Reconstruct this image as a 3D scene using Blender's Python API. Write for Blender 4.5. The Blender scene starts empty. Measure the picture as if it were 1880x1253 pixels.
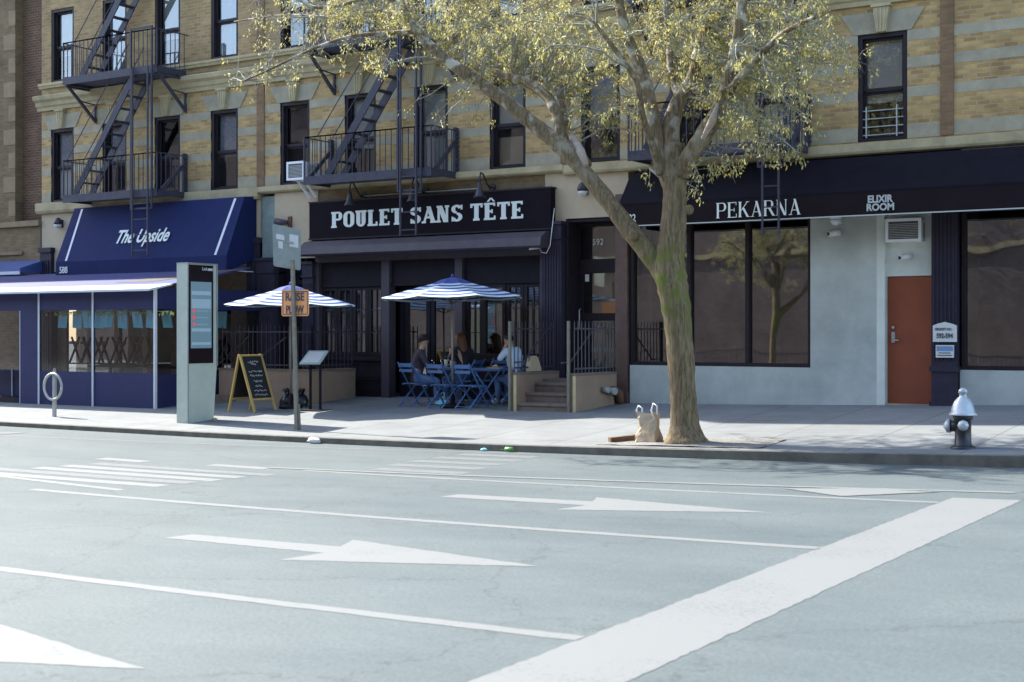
import bpy, math, random
from mathutils import Vector, Matrix
random.seed(7)
R = math.radians
# ------------------------------------------------------------ camera, sky, sun
sc = bpy.context.scene
COL = sc.collection
FPX, YAW, HOR, EYE = 2540.0, R(32.4), 608.0, 1.8
S_, C_ = math.sin(YAW), math.cos(YAW)
cam = bpy.data.cameras.new('camera')
camo = bpy.data.objects.new('camera', cam); COL.objects.link(camo)
camo.location = (0, 0, EYE); camo.rotation_euler = (R(90), 0, YAW)
cam.sensor_width = 36.0; cam.lens = FPX/1880*36; cam.shift_y = -(626.5-HOR)/1880
cam.dof.use_dof = True; cam.dof.focus_distance = 27.0; cam.dof.aperture_fstop = 3.2
cam.clip_start = .1; cam.clip_end = 2000
sc.camera = camo
world = bpy.data.worlds.new('World'); sc.world = world; world.use_nodes = True
SUN = Vector((1.20, -0.15, -1.0)).normalized()          # direction the light travels
sun_el = math.asin(-SUN.z); sun_az = math.atan2(-SUN.x, -SUN.y)
nt = world.node_tree; bg = nt.nodes['Background']
sky = nt.nodes.new('ShaderNodeTexSky'); sky.sky_type = 'NISHITA'; sky.sun_disc = False
sky.sun_elevation = sun_el; sky.sun_rotation = sun_az; sky.dust_density = 1.2; sky.ozone_density = 1.2
nt.links.new(sky.outputs[0], bg.inputs[0]); bg.inputs[1].default_value = 0.15
sl = bpy.data.lights.new('sun', 'SUN'); sl.energy = 3.6; sl.angle = R(.5); sl.color = (1, .96, .88)
so = bpy.data.objects.new('sun', sl); COL.objects.link(so)
so.rotation_euler = SUN.to_track_quat('-Z', 'Y').to_euler(); so.location = (0, 0, 40)
sc.view_settings.view_transform = 'Standard'; sc.view_settings.look = 'None'
sc.view_settings.gamma = 1; sc.view_settings.exposure = 1.92

# ------------------------------------------------------------ site geometry
FY, KY = 23.5, 17.4                 # facade line, kerb line
def g_slope(x):
    x = max(-19, min(2, x)); t = x+11
    return .0135*t+.0009*t*t
def kerb_h(x):
    x = max(-30, min(2, x)); return .105+(x+11)*(.0017 if x < -11 else .0064)
def g_side(x, y): return g_slope(x)+kerb_h(x)+(y-KY)*.055
def F(px, py, y=FY):                # survey helper: photo bearing met with a plane parallel to the facade
    u = (px-940)/FPX; z = y/(C_+u*S_); return (z*(-S_+u*C_), EYE+(HOR-py)/FPX*z)
def FX(px, y=FY): return F(px, 0, y)[0]
def V3(px, py, y): a = F(px, py, y); return Vector((a[0], y, a[1]))

# ------------------------------------------------------------ materials
def lin(c):
    return tuple(((v/255.0)/12.92 if v <= 10 else (((v/255.0)+.055)/1.055)**2.4) for v in c)
def newmat(name):
    m = bpy.data.materials.new(name); m.use_nodes = True
    return m, m.node_tree, m.node_tree.nodes['Principled BSDF']
def mat(name, col, rough=.7, var=.18, scale=6.0, bump=.0, metal=0, spec=None, bscale=60, aniso=None, emit=None, var2=None):
    m, t, b = newmat(name)
    tc = t.nodes.new('ShaderNodeTexCoord'); n = t.nodes.new('ShaderNodeTexNoise')
    mp = t.nodes.new('ShaderNodeMapping'); t.links.new(tc.outputs['Object'], mp.inputs[0])
    if aniso: mp.inputs['Scale'].default_value = aniso
    t.links.new(mp.outputs[0], n.inputs['Vector'])
    n.inputs['Scale'].default_value = scale; n.inputs['Detail'].default_value = 6; n.inputs['Roughness'].default_value = .65
    r = t.nodes.new('ShaderNodeValToRGB')
    r.color_ramp.elements[0].position = .3; r.color_ramp.elements[1].position = .7
    lo = tuple(v*(1-var) for v in col); hi = tuple(min(1, v*(1+var)) for v in col)
    if var2: lo = var2
    r.color_ramp.elements[0].color = (*lo, 1); r.color_ramp.elements[1].color = (*hi, 1)
    t.links.new(n.outputs[0], r.inputs[0]); t.links.new(r.outputs[0], b.inputs['Base Color'])
    b.inputs['Roughness'].default_value = rough; b.inputs['Metallic'].default_value = metal
    if spec is not None: b.inputs['Specular IOR Level'].default_value = spec
    if bump:
        n2 = t.nodes.new('ShaderNodeTexNoise'); n2.inputs['Scale'].default_value = bscale; n2.inputs['Detail'].default_value = 4
        t.links.new(mp.outputs[0], n2.inputs['Vector'])
        bp = t.nodes.new('ShaderNodeBump'); bp.inputs['Strength'].default_value = bump; bp.inputs['Distance'].default_value = .02
        t.links.new(n2.outputs[0], bp.inputs['Height']); t.links.new(bp.outputs[0], b.inputs['Normal'])
    if emit:
        b.inputs['Emission Color'].default_value = (*emit[0], 1); b.inputs['Emission Strength'].default_value = emit[1]
    return m
def brick(name, c1, c2, mortar, bw=.205, rh=.068, ms=.008, axes='xz', stain=.45):
    m, t, b = newmat(name); L = t.links.new
    tc = t.nodes.new('ShaderNodeTexCoord'); sp = t.nodes.new('ShaderNodeSeparateXYZ'); cb = t.nodes.new('ShaderNodeCombineXYZ')
    L(tc.outputs['Object'], sp.inputs[0])
    ad = t.nodes.new('ShaderNodeMath'); ad.operation = 'ADD'; L(sp.outputs[0], ad.inputs[0]); L(sp.outputs[1], ad.inputs[1])
    L(ad.outputs[0], cb.inputs[0]); L(sp.outputs[2], cb.inputs[1])
    bt = t.nodes.new('ShaderNodeTexBrick'); L(cb.outputs[0], bt.inputs['Vector'])
    bt.inputs['Scale'].default_value = 1; bt.inputs['Brick Width'].default_value = bw; bt.inputs['Row Height'].default_value = rh
    bt.inputs['Mortar Size'].default_value = ms; bt.inputs['Mortar Smooth'].default_value = .3; bt.inputs['Bias'].default_value = -.1
    bt.inputs['Color1'].default_value = (*c1, 1); bt.inputs['Color2'].default_value = (*c2, 1); bt.inputs['Mortar'].default_value = (*mortar, 1)
    ns = t.nodes.new('ShaderNodeTexNoise'); ns.inputs['Scale'].default_value = .9; ns.inputs['Detail'].default_value = 8; ns.inputs['Roughness'].default_value = .7
    L(tc.outputs['Object'], ns.inputs['Vector'])
    mr = t.nodes.new('ShaderNodeMapRange'); mr.inputs[1].default_value = .3; mr.inputs[2].default_value = .7
    mr.inputs[3].default_value = 1-stain; mr.inputs[4].default_value = 1.12; L(ns.outputs[0], mr.inputs[0])
    # small scale brick to brick variation
    n3 = t.nodes.new('ShaderNodeTexNoise'); n3.inputs['Scale'].default_value = 1; n3.inputs['Detail'].default_value = 3
    mp = t.nodes.new('ShaderNodeMapping'); mp.inputs['Scale'].default_value = (3.2, 9, 1); L(cb.outputs[0], mp.inputs[0]); L(mp.outputs[0], n3.inputs['Vector'])
    m3 = t.nodes.new('ShaderNodeMapRange'); m3.inputs[1].default_value = .3; m3.inputs[2].default_value = .7; m3.inputs[3].default_value = .90; m3.inputs[4].default_value = 1.10; L(n3.outputs[0], m3.inputs[0])
    mu = t.nodes.new('ShaderNodeMath'); mu.operation = 'MULTIPLY'; L(mr.outputs[0], mu.inputs[0]); L(m3.outputs[0], mu.inputs[1])
    mx = t.nodes.new('ShaderNodeVectorMath'); mx.operation = 'SCALE'; L(bt.outputs['Color'], mx.inputs[0]); L(mu.outputs[0], mx.inputs['Scale'])
    L(mx.outputs[0], b.inputs['Base Color']); b.inputs['Roughness'].default_value = .85
    bp = t.nodes.new('ShaderNodeBump'); bp.inputs['Strength'].default_value = .5; bp.inputs['Distance'].default_value = .01; bp.invert = True
    L(bt.outputs['Fac'], bp.inputs['Height']); L(bp.outputs[0], b.inputs['Normal'])
    return m
def glass(name, tint=(.5, .52, .5), refl=.35, rough=.02, wav=.0):
    m, t, b = newmat(name); L = t.links.new
    out = t.nodes['Material Output']; t.nodes.remove(b)
    tr = t.nodes.new('ShaderNodeBsdfTransparent'); tr.inputs[0].default_value = (*tint, 1)
    gl = t.nodes.new('ShaderNodeBsdfGlossy'); gl.inputs['Roughness'].default_value = rough; gl.inputs[0].default_value = (.9, .92, .95, 1)
    lw = t.nodes.new('ShaderNodeFresnel'); lw.inputs[0].default_value = 1.45
    mp = t.nodes.new('ShaderNodeMapRange'); mp.inputs[3].default_value = refl; mp.inputs[4].default_value = 1.0; mp.inputs[1].default_value = .03; mp.inputs[2].default_value = 1
    L(lw.outputs[0], mp.inputs[0])
    mx = t.nodes.new('ShaderNodeMixShader'); L(mp.outputs[0], mx.inputs[0]); L(tr.outputs[0], mx.inputs[1]); L(gl.outputs[0], mx.inputs[2]); L(mx.outputs[0], out.inputs[0])
    tc = t.nodes.new('ShaderNodeTexCoord'); n = t.nodes.new('ShaderNodeTexNoise'); n.inputs['Scale'].default_value = 1.1; n.inputs['Detail'].default_value = 1
    L(tc.outputs['Object'], n.inputs['Vector'])
    bp = t.nodes.new('ShaderNodeBump'); bp.inputs['Strength'].default_value = .25; bp.inputs['Distance'].default_value = .012
    L(n.outputs[0], bp.inputs['Height']); L(bp.outputs[0], gl.inputs['Normal'])
    return m

M = {}
M['brick'] = brick('tan_brick', (.56, .355, .125), (.34, .195, .065), (.42, .34, .20), rh=.076, bw=.22, ms=.011)
M['brick3'] = brick('brown_tan_brick', (.43, .275, .11), (.30, .18, .065), (.36, .29, .18), rh=.076, bw=.22, ms=.011)
M['brick_pil'] = brick('orange_brown_brick', (.27, .15, .065), (.20, .11, .05), (.2, .15, .1))
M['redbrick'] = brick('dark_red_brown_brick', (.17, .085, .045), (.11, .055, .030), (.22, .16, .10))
M['oldbrick'] = brick('old_brown_brick', (.24, .155, .07), (.17, .11, .05), (.20, .16, .10), stain=.55)
M['oppbrick'] = brick('red_brick', (.18, .13, .115), (.14, .10, .09), (.2, .18, .17))
M['stone'] = mat('grey_limestone', (.33, .29, .20), .85, .2, 3, .25)
M['stone2'] = mat('buff_limestone', (.40, .33, .19), .85, .25, 2.5, .25)
M['stucco_beige'] = mat('beige_stucco', (.50, .40, .27), .9, .1, 2, .2, bscale=90)
M['stucco_grey'] = mat('grey_stucco', (.44, .465, .425), .9, .24, .9, .3, bscale=80)
M['stucco_white'] = mat('white_painted_wall', (.66, .69, .62), .85, .1, 2, .15)
M['stoop'] = mat('brown_stucco', (.34, .235, .16), .9, .12, 3, .25, bscale=90)
M['stoopedge'] = mat('worn_buff_stone_edge', (.6, .5, .28), .9, .2, 6, .2)
M['step'] = mat('brownstone_step', (.20, .15, .115), .85, .2, 7, .3)
M['frame'] = mat('dark_brown_frame_paint', (.020, .014, .017), .5, .2, 8, spec=.25)
M['black'] = mat('black_paint', (.013, .010, .016), .6, .2, 5, spec=.2)
M['black2'] = mat('black_panel_paint', (.020, .015, .021), .6, .18, 4, spec=.2)
M['pilaster'] = mat('charcoal_painted_iron', (.036, .031, .048), .6, .18, 6, spec=.2)
M['signblack'] = mat('black_sign_board', (.011, .0075, .012), .8, .2, 3, spec=.1)
M['iron'] = mat('fire_escape_iron', (.046, .045, .064), .55, .25, 9, spec=.3)
M['railgrey'] = mat('worn_grey_railing', (.10, .095, .105), .5, .2, 9, metal=.1)
M['ironfence'] = mat('black_iron_railing', (.055, .050, .066), .5, .2, 9, metal=.1)
M['navy'] = mat('navy_canvas', (.011, .019, .078), .8, .14, 4, .15, bscale=200, spec=.15)
M['navy2'] = mat('navy_vinyl', (.024, .028, .092), .6, .12, 3, spec=.25)
M['navyroof'] = mat('navy_roof_canvas', (.035, .045, .15), .6, .12, 3)
M['white'] = mat('white_paint', (.75, .77, .78), .6, .05, 5)
M['whitetrim'] = mat('white_canvas_trim', (.55, .58, .64), .6, .05, 5)  # also paints the sunlight on the shed's front roof strip
M['lett'] = mat('off_white_lettering', (.72, .76, .70), .6, .04, 5)
M['lettgrey'] = mat('grey_lettering', (.42, .45, .44), .6, .04, 5)
M['awnblack'] = mat('black_canvas', (.010, .009, .014), .85, .15, 4, .2, bscale=200, spec=.1)
M['awnval'] = mat('charcoal_brown_canvas', (.015, .0105, .013), .85, .12, 4, spec=.1)
M['canopy'] = mat('purple_grey_metal_canopy', (.058, .046, .058), .6, .18, 4)
M['red'] = mat('rust_red_door_paint', (.27, .062, .022), .55, .12, 3)
M['metal'] = mat('brushed_steel', (.45, .48, .48), .4, .1, 8, metal=.7)
M['kiosk'] = mat('kiosk_grey_green_metal', (.46, .51, .43), .5, .08, 5)
M['galv'] = mat('galvanised_steel', (.38, .40, .38), .5, .15, 12, metal=.4)
M['signback'] = mat('bare_aluminium_sign_back', (.30, .34, .32), .5, .12, 6, metal=.35)
M['polegreen'] = mat('weathered_olive_pole', (.20, .19, .15), .6, .25, 10, metal=.2)
M['orange'] = mat('orange_sign_sheeting', (.85, .37, .14), .5, .08, 4)
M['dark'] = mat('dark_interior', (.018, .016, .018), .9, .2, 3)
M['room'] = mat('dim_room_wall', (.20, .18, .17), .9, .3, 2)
M['blind'] = mat('pale_blind', (.50, .50, .44), .8, .08, 3)
M['curtain'] = mat('white_curtain', (.62, .64, .64), .8, .12, 9, aniso=(8, 8, .5))
M['curtgrey'] = mat('grey_net_curtain', (.40, .40, .44), .8, .3, 20)
M['glass'] = glass('window_glass', (.80, .81, .82), .17)
M['glassdark'] = glass('shop_glass', (.40, .40, .40), .26)
M['vinyl'] = glass('clear_vinyl_window', (.86, .86, .86), .06, .08)
M['chair'] = mat('blue_painted_steel', (.060, .135, .30), .5, .12, 6)
M['umb_blue'] = mat('blue_canvas_stripe', (.028, .055, .22), .8, .08, 5)
M['umb_white'] = mat('white_canvas_stripe', (.46, .56, .62), .8, .06, 5)
M['pole'] = mat('umbrella_pole', (.26, .24, .22), .5, .1, 5, metal=.3)
M['wood'] = mat('yellow_pine', (.50, .34, .10), .6, .15, 5, aniso=(1, 1, .3))
M['board'] = mat('blackboard', (.020, .020, .024), .6, .2, 6)
M['chalk'] = mat('white_chalk', (.6, .62, .6), .9, .2, 9)
M['bagbin'] = mat('black_bin_bag', (.015, .015, .018), .28, .2, 6, .4, bscale=14)
M['paperbag'] = mat('brown_paper_bag', (.46, .36, .24), .85, .12, 7, .3, bscale=14)
M['whiteplastic'] = mat('white_plastic', (.7, .7, .68), .5, .05, 6)
M['hyd'] = mat('black_hydrant_paint', (.022, .020, .024), .4, .25, 9)
M['hydsilver'] = mat('silver_hydrant_paint', (.50, .53, .53), .42, .15, 14, metal=.35)
M['kerb'] = mat('dark_steel_faced_kerb', (.13, .12, .095), .85, .3, 4, .3)
M['skin'] = mat('skin', (.48, .28, .19), .55, .06, 8)
M['hair'] = mat('dark_brown_hair', (.025, .017, .013), .6, .3, 30, aniso=(4, 4, .6))
M['hair2'] = mat('auburn_hair', (.13, .055, .022), .5, .35, 30, aniso=(4, 4, .6))
M['tee'] = mat('dark_plum_jumper', (.050, .036, .052), .9, .15, 12)
M['blacktop'] = mat('black_top', (.020, .018, .022), .9, .15, 12)
M['shirt'] = mat('light_blue_shirt', (.50, .62, .74), .85, .07, 9)
M['jeans'] = mat('blue_denim', (.10, .16, .30), .9, .2, 14)
M['shoe'] = mat('white_trainer', (.6, .6, .55), .6, .06, 8)
M['shoewhite'] = M['shoe']
M['cap'] = mat('black_cap', (.02, .018, .022), .85, .1, 8)
M['soil'] = mat('tree_pit_soil', (.20, .19, .17), .95, .35, 14, .8, bscale=30)
M['flag'] = mat('light_blue_bunting_paper', (.30, .75, .95), .7, .1, 6)
M['flaggold'] = mat('green_gold_streamer', (.38, .40, .08), .6, .2, 12)
M['teal'] = mat('faded_teal_panel', (.22, .27, .24), .8, .25, 3)
M['cup'] = mat('cream_paper_cup', (.6, .6, .55), .6, .05, 6)
M['screen'] = mat('kiosk_screen', (.04, .07, .09), .3, .1, 5, emit=((.08, .14, .19), .30))
M['screenblue'] = mat('kiosk_screen_panel', (.07, .12, .16), .3, .05, 5, emit=((.14, .22, .28), .30))
M['blackglass'] = mat('kiosk_black_glass', (.018, .010, .012), .25, .1, 4, spec=.3)
M['redicon'] = mat('red_screen_icon', (.5, .06, .06), .4, .05, 5, emit=((.5, .05, .05), .25))
M['signwhite'] = mat('white_sign_face', (.62, .64, .62), .5, .05, 6)
M['signblue'] = mat('pale_blue_sign_print', (.16, .28, .50), .5, .05, 6)
M['ink'] = mat('dark_grey_ink', (.07, .07, .09), .6, .05, 6)
M['lampshade'] = mat('black_lampshade', (.025, .024, .028), .4, .1, 6)
M['rust'] = mat('rusty_iron', (.14, .07, .035), .8, .35, 9)
M['slate'] = mat('shiny_blue_roof_canvas', (.05, .09, .25), .5, .15, 4)
# asphalt, sidewalk, paint, bark, leaf
def asphalt():
    m, t, b = newmat('worn_asphalt'); L = t.links.new
    tc = t.nodes.new('ShaderNodeTexCoord')
    def noise(s, d, sc3=None):
        n = t.nodes.new('ShaderNodeTexNoise'); n.inputs['Scale'].default_value = s; n.inputs['Detail'].default_value = d; n.inputs['Roughness'].default_value = .7
        if sc3:
            mp = t.nodes.new('ShaderNodeMapping'); mp.inputs['Scale'].default_value = sc3; L(tc.outputs['Object'], mp.inputs[0]); L(mp.outputs[0], n.inputs['Vector'])
        else: L(tc.outputs['Object'], n.inputs['Vector'])
        return n
    a = noise(.42, 6, (.45, 1.0, 1)); c = noise(45, 4); d = noise(160, 2)
    r = t.nodes.new('ShaderNodeValToRGB'); e = r.color_ramp.elements
    e[0].position = .34; e[1].position = .62; e[0].color = (.056, .077, .082, 1); e[1].color = (.090, .112, .113, 1)
    L(a.outputs[0], r.inputs[0])
    mr = t.nodes.new('ShaderNodeMapRange'); mr.inputs[1].default_value = .25; mr.inputs[2].default_value = .75; mr.inputs[3].default_value = .62; mr.inputs[4].default_value = 1.36
    L(c.outputs[0], mr.inputs[0])
    mx = t.nodes.new('ShaderNodeVectorMath'); mx.operation = 'SCALE'; L(r.outputs[0], mx.inputs[0]); L(mr.outputs[0], mx.inputs['Scale'])
    # cracks
    vo = t.nodes.new('ShaderNodeTexVoronoi'); vo.feature = 'DISTANCE_TO_EDGE'; vo.inputs['Scale'].default_value = .33
    w = noise(1.6, 5); wm = t.nodes.new('ShaderNodeVectorMath'); wm.operation = 'SCALE'; wm.inputs['Scale'].default_value = .9
    L(w.outputs['Color'], wm.inputs[0]); wa = t.nodes.new('ShaderNodeVectorMath'); wa.operation = 'ADD'; L(tc.outputs['Object'], wa.inputs[0]); L(wm.outputs[0], wa.inputs[1]); L(wa.outputs[0], vo.inputs['Vector'])
    cr = t.nodes.new('ShaderNodeMapRange'); cr.inputs[1].default_value = 0; cr.inputs[2].default_value = .007; cr.inputs[3].default_value = .66; cr.inputs[4].default_value = 1; L(vo.outputs['Distance'], cr.inputs[0])
    m2 = t.nodes.new('ShaderNodeVectorMath'); m2.operation = 'SCALE'; L(mx.outputs[0], m2.inputs[0]); L(cr.outputs[0], m2.inputs['Scale'])
    L(m2.outputs[0], b.inputs['Base Color']); b.inputs['Roughness'].default_value = .8
    bp = t.nodes.new('ShaderNodeBump'); bp.inputs['Strength'].default_value = .5; bp.inputs['Distance'].default_value = .008
    L(d.outputs[0], bp.inputs['Height']); L(bp.outputs[0], b.inputs['Normal'])
    return m
M['asphalt'] = asphalt()
def paint():
    m, t, b = newmat('worn_road_paint'); L = t.links.new; out = t.nodes['Material Output']
    tc = t.nodes.new('ShaderNodeTexCoord'); n = t.nodes.new('ShaderNodeTexNoise'); n.inputs['Scale'].default_value = 26; n.inputs['Detail'].default_value = 7; n.inputs['Roughness'].default_value = .75
    n2 = t.nodes.new('ShaderNodeTexNoise'); n2.inputs['Scale'].default_value = 1.3; n2.inputs['Detail'].default_value = 3
    L(tc.outputs['Object'], n.inputs['Vector']); L(tc.outputs['Object'], n2.inputs['Vector'])
    ad = t.nodes.new('ShaderNodeMath'); ad.operation = 'MULTIPLY_ADD'; ad.inputs[1].default_value = .35; L(n2.outputs[0], ad.inputs[0]); L(n.outputs[0], ad.inputs[2])
    r = t.nodes.new('ShaderNodeMapRange'); r.inputs[1].default_value = .48; r.inputs[2].default_value = .62; L(ad.outputs[0], r.inputs[0])
    b.inputs['Roughness'].default_value = .7
    mx = t.nodes.new('ShaderNodeMix'); mx.data_type = 'RGBA'; L(r.outputs[0], mx.inputs[0])
    mx.inputs[6].default_value = (.100, .112, .112, 1); mx.inputs[7].default_value = (.164, .172, .168, 1)
    L(mx.outputs[2], b.inputs['Base Color'])
    return m
M['paint'] = paint()
M['paintfaint'] = mat('faded_road_paint', (.125, .133, .132), .75, .2, 14, var2=(.092, .102, .106))
def sidewalk():
    m, t, b = newmat('sidewalk_concrete'); L = t.links.new
    tc = t.nodes.new('ShaderNodeTexCoord')
    bt = t.nodes.new('ShaderNodeTexBrick'); bt.offset = 0; L(tc.outputs['Object'], bt.inputs['Vector'])
    bt.inputs['Scale'].default_value = 1; bt.inputs['Brick Width'].default_value = 1.5; bt.inputs['Row Height'].default_value = 1.5; bt.inputs['Mortar Size'].default_value = .012
    bt.inputs['Color1'].default_value = (.197, .206, .205, 1); bt.inputs['Color2'].default_value = (.178, .187, .187, 1); bt.inputs['Mortar'].default_value = (.10, .10, .10, 1)
    n = t.nodes.new('ShaderNodeTexNoise'); n.inputs['Scale'].default_value = 1.4; n.inputs['Detail'].default_value = 9; n.inputs['Roughness'].default_value = .7; L(tc.outputs['Object'], n.inputs['Vector'])
    mr = t.nodes.new('ShaderNodeMapRange'); mr.inputs[1].default_value = .3; mr.inputs[2].default_value = .7; mr.inputs[3].default_value = .76; mr.inputs[4].default_value = 1.1; L(n.outputs[0], mr.inputs[0])
    # gum spots
    vo = t.nodes.new('ShaderNodeTexVoronoi'); vo.inputs['Scale'].default_value = 2.6; L(tc.outputs['Object'], vo.inputs['Vector'])
    gr = t.nodes.new('ShaderNodeMapRange'); gr.inputs[1].default_value = .03; gr.inputs[2].default_value = .05; gr.inputs[3].default_value = .6; gr.inputs[4].default_value = 1; L(vo.outputs['Distance'], gr.inputs[0])
    mu = t.nodes.new('ShaderNodeMath'); mu.operation = 'MULTIPLY'; L(mr.outputs[0], mu.inputs[0]); L(gr.outputs[0], mu.inputs[1])
    mx = t.nodes.new('ShaderNodeVectorMath'); mx.operation = 'SCALE'; L(bt.outputs['Color'], mx.inputs[0]); L(mu.outputs[0], mx.inputs['Scale'])
    L(mx.outputs[0], b.inputs['Base Color']); b.inputs['Roughness'].default_value = .85
    return m
M['sidewalk'] = sidewalk()
def bark():
    m, t, b = newmat('tree_bark'); L = t.links.new
    tc = t.nodes.new('ShaderNodeTexCoord'); mp = t.nodes.new('ShaderNodeMapping'); mp.inputs['Scale'].default_value = (24, 24, 3.0); L(tc.outputs['Object'], mp.inputs[0])
    n = t.nodes.new('ShaderNodeTexNoise'); n.inputs['Scale'].default_value = 1.3; n.inputs['Detail'].default_value = 8; n.inputs['Roughness'].default_value = .7; L(mp.outputs[0], n.inputs['Vector'])
    r = t.nodes.new('ShaderNodeValToRGB'); e = r.color_ramp.elements; e[0].position = .32; e[1].position = .68
    e[0].color = (.050, .032, .014, 1); e[1].color = (.27, .20, .105, 1); L(n.outputs[0], r.inputs[0])
    # moss patch high on the trunk
    sp = t.nodes.new('ShaderNodeSeparateXYZ'); L(tc.outputs['Object'], sp.inputs[0])
    z1 = t.nodes.new('ShaderNodeMapRange'); z1.interpolation_type = 'SMOOTHSTEP'; z1.inputs[1].default_value = 1.2; z1.inputs[2].default_value = 2.2; L(sp.outputs[2], z1.inputs[0])
    z2 = t.nodes.new('ShaderNodeMapRange'); z2.interpolation_type = 'SMOOTHSTEP'; z2.inputs[1].default_value = 3.1; z2.inputs[2].default_value = 2.6; L(sp.outputs[2], z2.inputs[0])
    n2 = t.nodes.new('ShaderNodeTexNoise'); n2.inputs['Scale'].default_value = 5; n2.inputs['Detail'].default_value = 6; L(tc.outputs['Object'], n2.inputs['Vector'])
    n3 = t.nodes.new('ShaderNodeMapRange'); n3.inputs[1].default_value = .42; n3.inputs[2].default_value = .6; L(n2.outputs[0], n3.inputs[0])
    q = t.nodes.new('ShaderNodeMath'); q.operation = 'MULTIPLY'; L(z1.outputs[0], q.inputs[0]); L(z2.outputs[0], q.inputs[1])
    q2 = t.nodes.new('ShaderNodeMath'); q2.operation = 'MULTIPLY'; L(q.outputs[0], q2.inputs[0]); L(n3.outputs[0], q2.inputs[1])
    mx = t.nodes.new('ShaderNodeMix'); mx.data_type = 'RGBA'; L(q2.outputs[0], mx.inputs[0]); L(r.outputs[0], mx.inputs[6]); mx.inputs[7].default_value = (.12, .13, .02, 1)
    z3 = t.nodes.new('ShaderNodeMapRange'); z3.inputs[1].default_value = 3.6; z3.inputs[2].default_value = 5.4; z3.inputs[4].default_value = .75; L(sp.outputs[2], z3.inputs[0])
    q3 = t.nodes.new('ShaderNodeMath'); q3.operation = 'MULTIPLY'; L(z3.outputs[0], q3.inputs[0]); n4 = t.nodes.new('ShaderNodeMapRange'); n4.inputs[1].default_value = .50; n4.inputs[2].default_value = .62; L(n2.outputs[0], n4.inputs[0]); L(n4.outputs[0], q3.inputs[1])
    mz = t.nodes.new('ShaderNodeMix'); mz.data_type = 'RGBA'; L(q3.outputs[0], mz.inputs[0]); L(mx.outputs[2], mz.inputs[6]); mz.inputs[7].default_value = (.52, .50, .40, 1)
    L(mz.outputs[2], b.inputs['Base Color']); b.inputs['Roughness'].default_value = .9
    bp = t.nodes.new('ShaderNodeBump'); bp.inputs['Strength'].default_value = .7; bp.inputs['Distance'].default_value = .018; L(n.outputs[0], bp.inputs['Height']); L(bp.outputs[0], b.inputs['Normal'])
    return m
M['bark'] = bark()
M['barksun'] = mat('sun_painted_bark', (.42, .34, .27), .8, .2, 9, .3)  # pale tone painted as sunlight on limb bark
M['twig'] = mat('pale_twig', (.26, .25, .19), .85, .3, 12)  # one pale tone for all twigs
def leafmat():
    m, t, b = newmat('young_leaf'); L = t.links.new; out = t.nodes['Material Output']
    g = t.nodes.new('ShaderNodeNewGeometry'); r = t.nodes.new('ShaderNodeValToRGB'); e = r.color_ramp.elements
    e[0].position = 0; e[0].color = (.22, .20, .06, 1); e[1].position = 1; e[1].color = (.46, .44, .17, 1)
    k = e.new(.5); k.color = (.36, .34, .10, 1); k = e.new(.92); k.color = (.56, .55, .30, 1); k = e.new(.1); k.color = (.34, .25, .07, 1)
    L(g.outputs['Random Per Island'], r.inputs[0])
    L(r.outputs[0], b.inputs['Base Color']); b.inputs['Roughness'].default_value = .6
    tr = t.nodes.new('ShaderNodeBsdfTranslucent'); L(r.outputs[0], tr.inputs[0])
    mx = t.nodes.new('ShaderNodeMixShader'); mx.inputs[0].default_value = .5; L(b.outputs[0], mx.inputs[1]); L(tr.outputs[0], mx.inputs[2]); L(mx.outputs[0], out.inputs[0])
    return m
M['leaf'] = leafmat()

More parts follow.
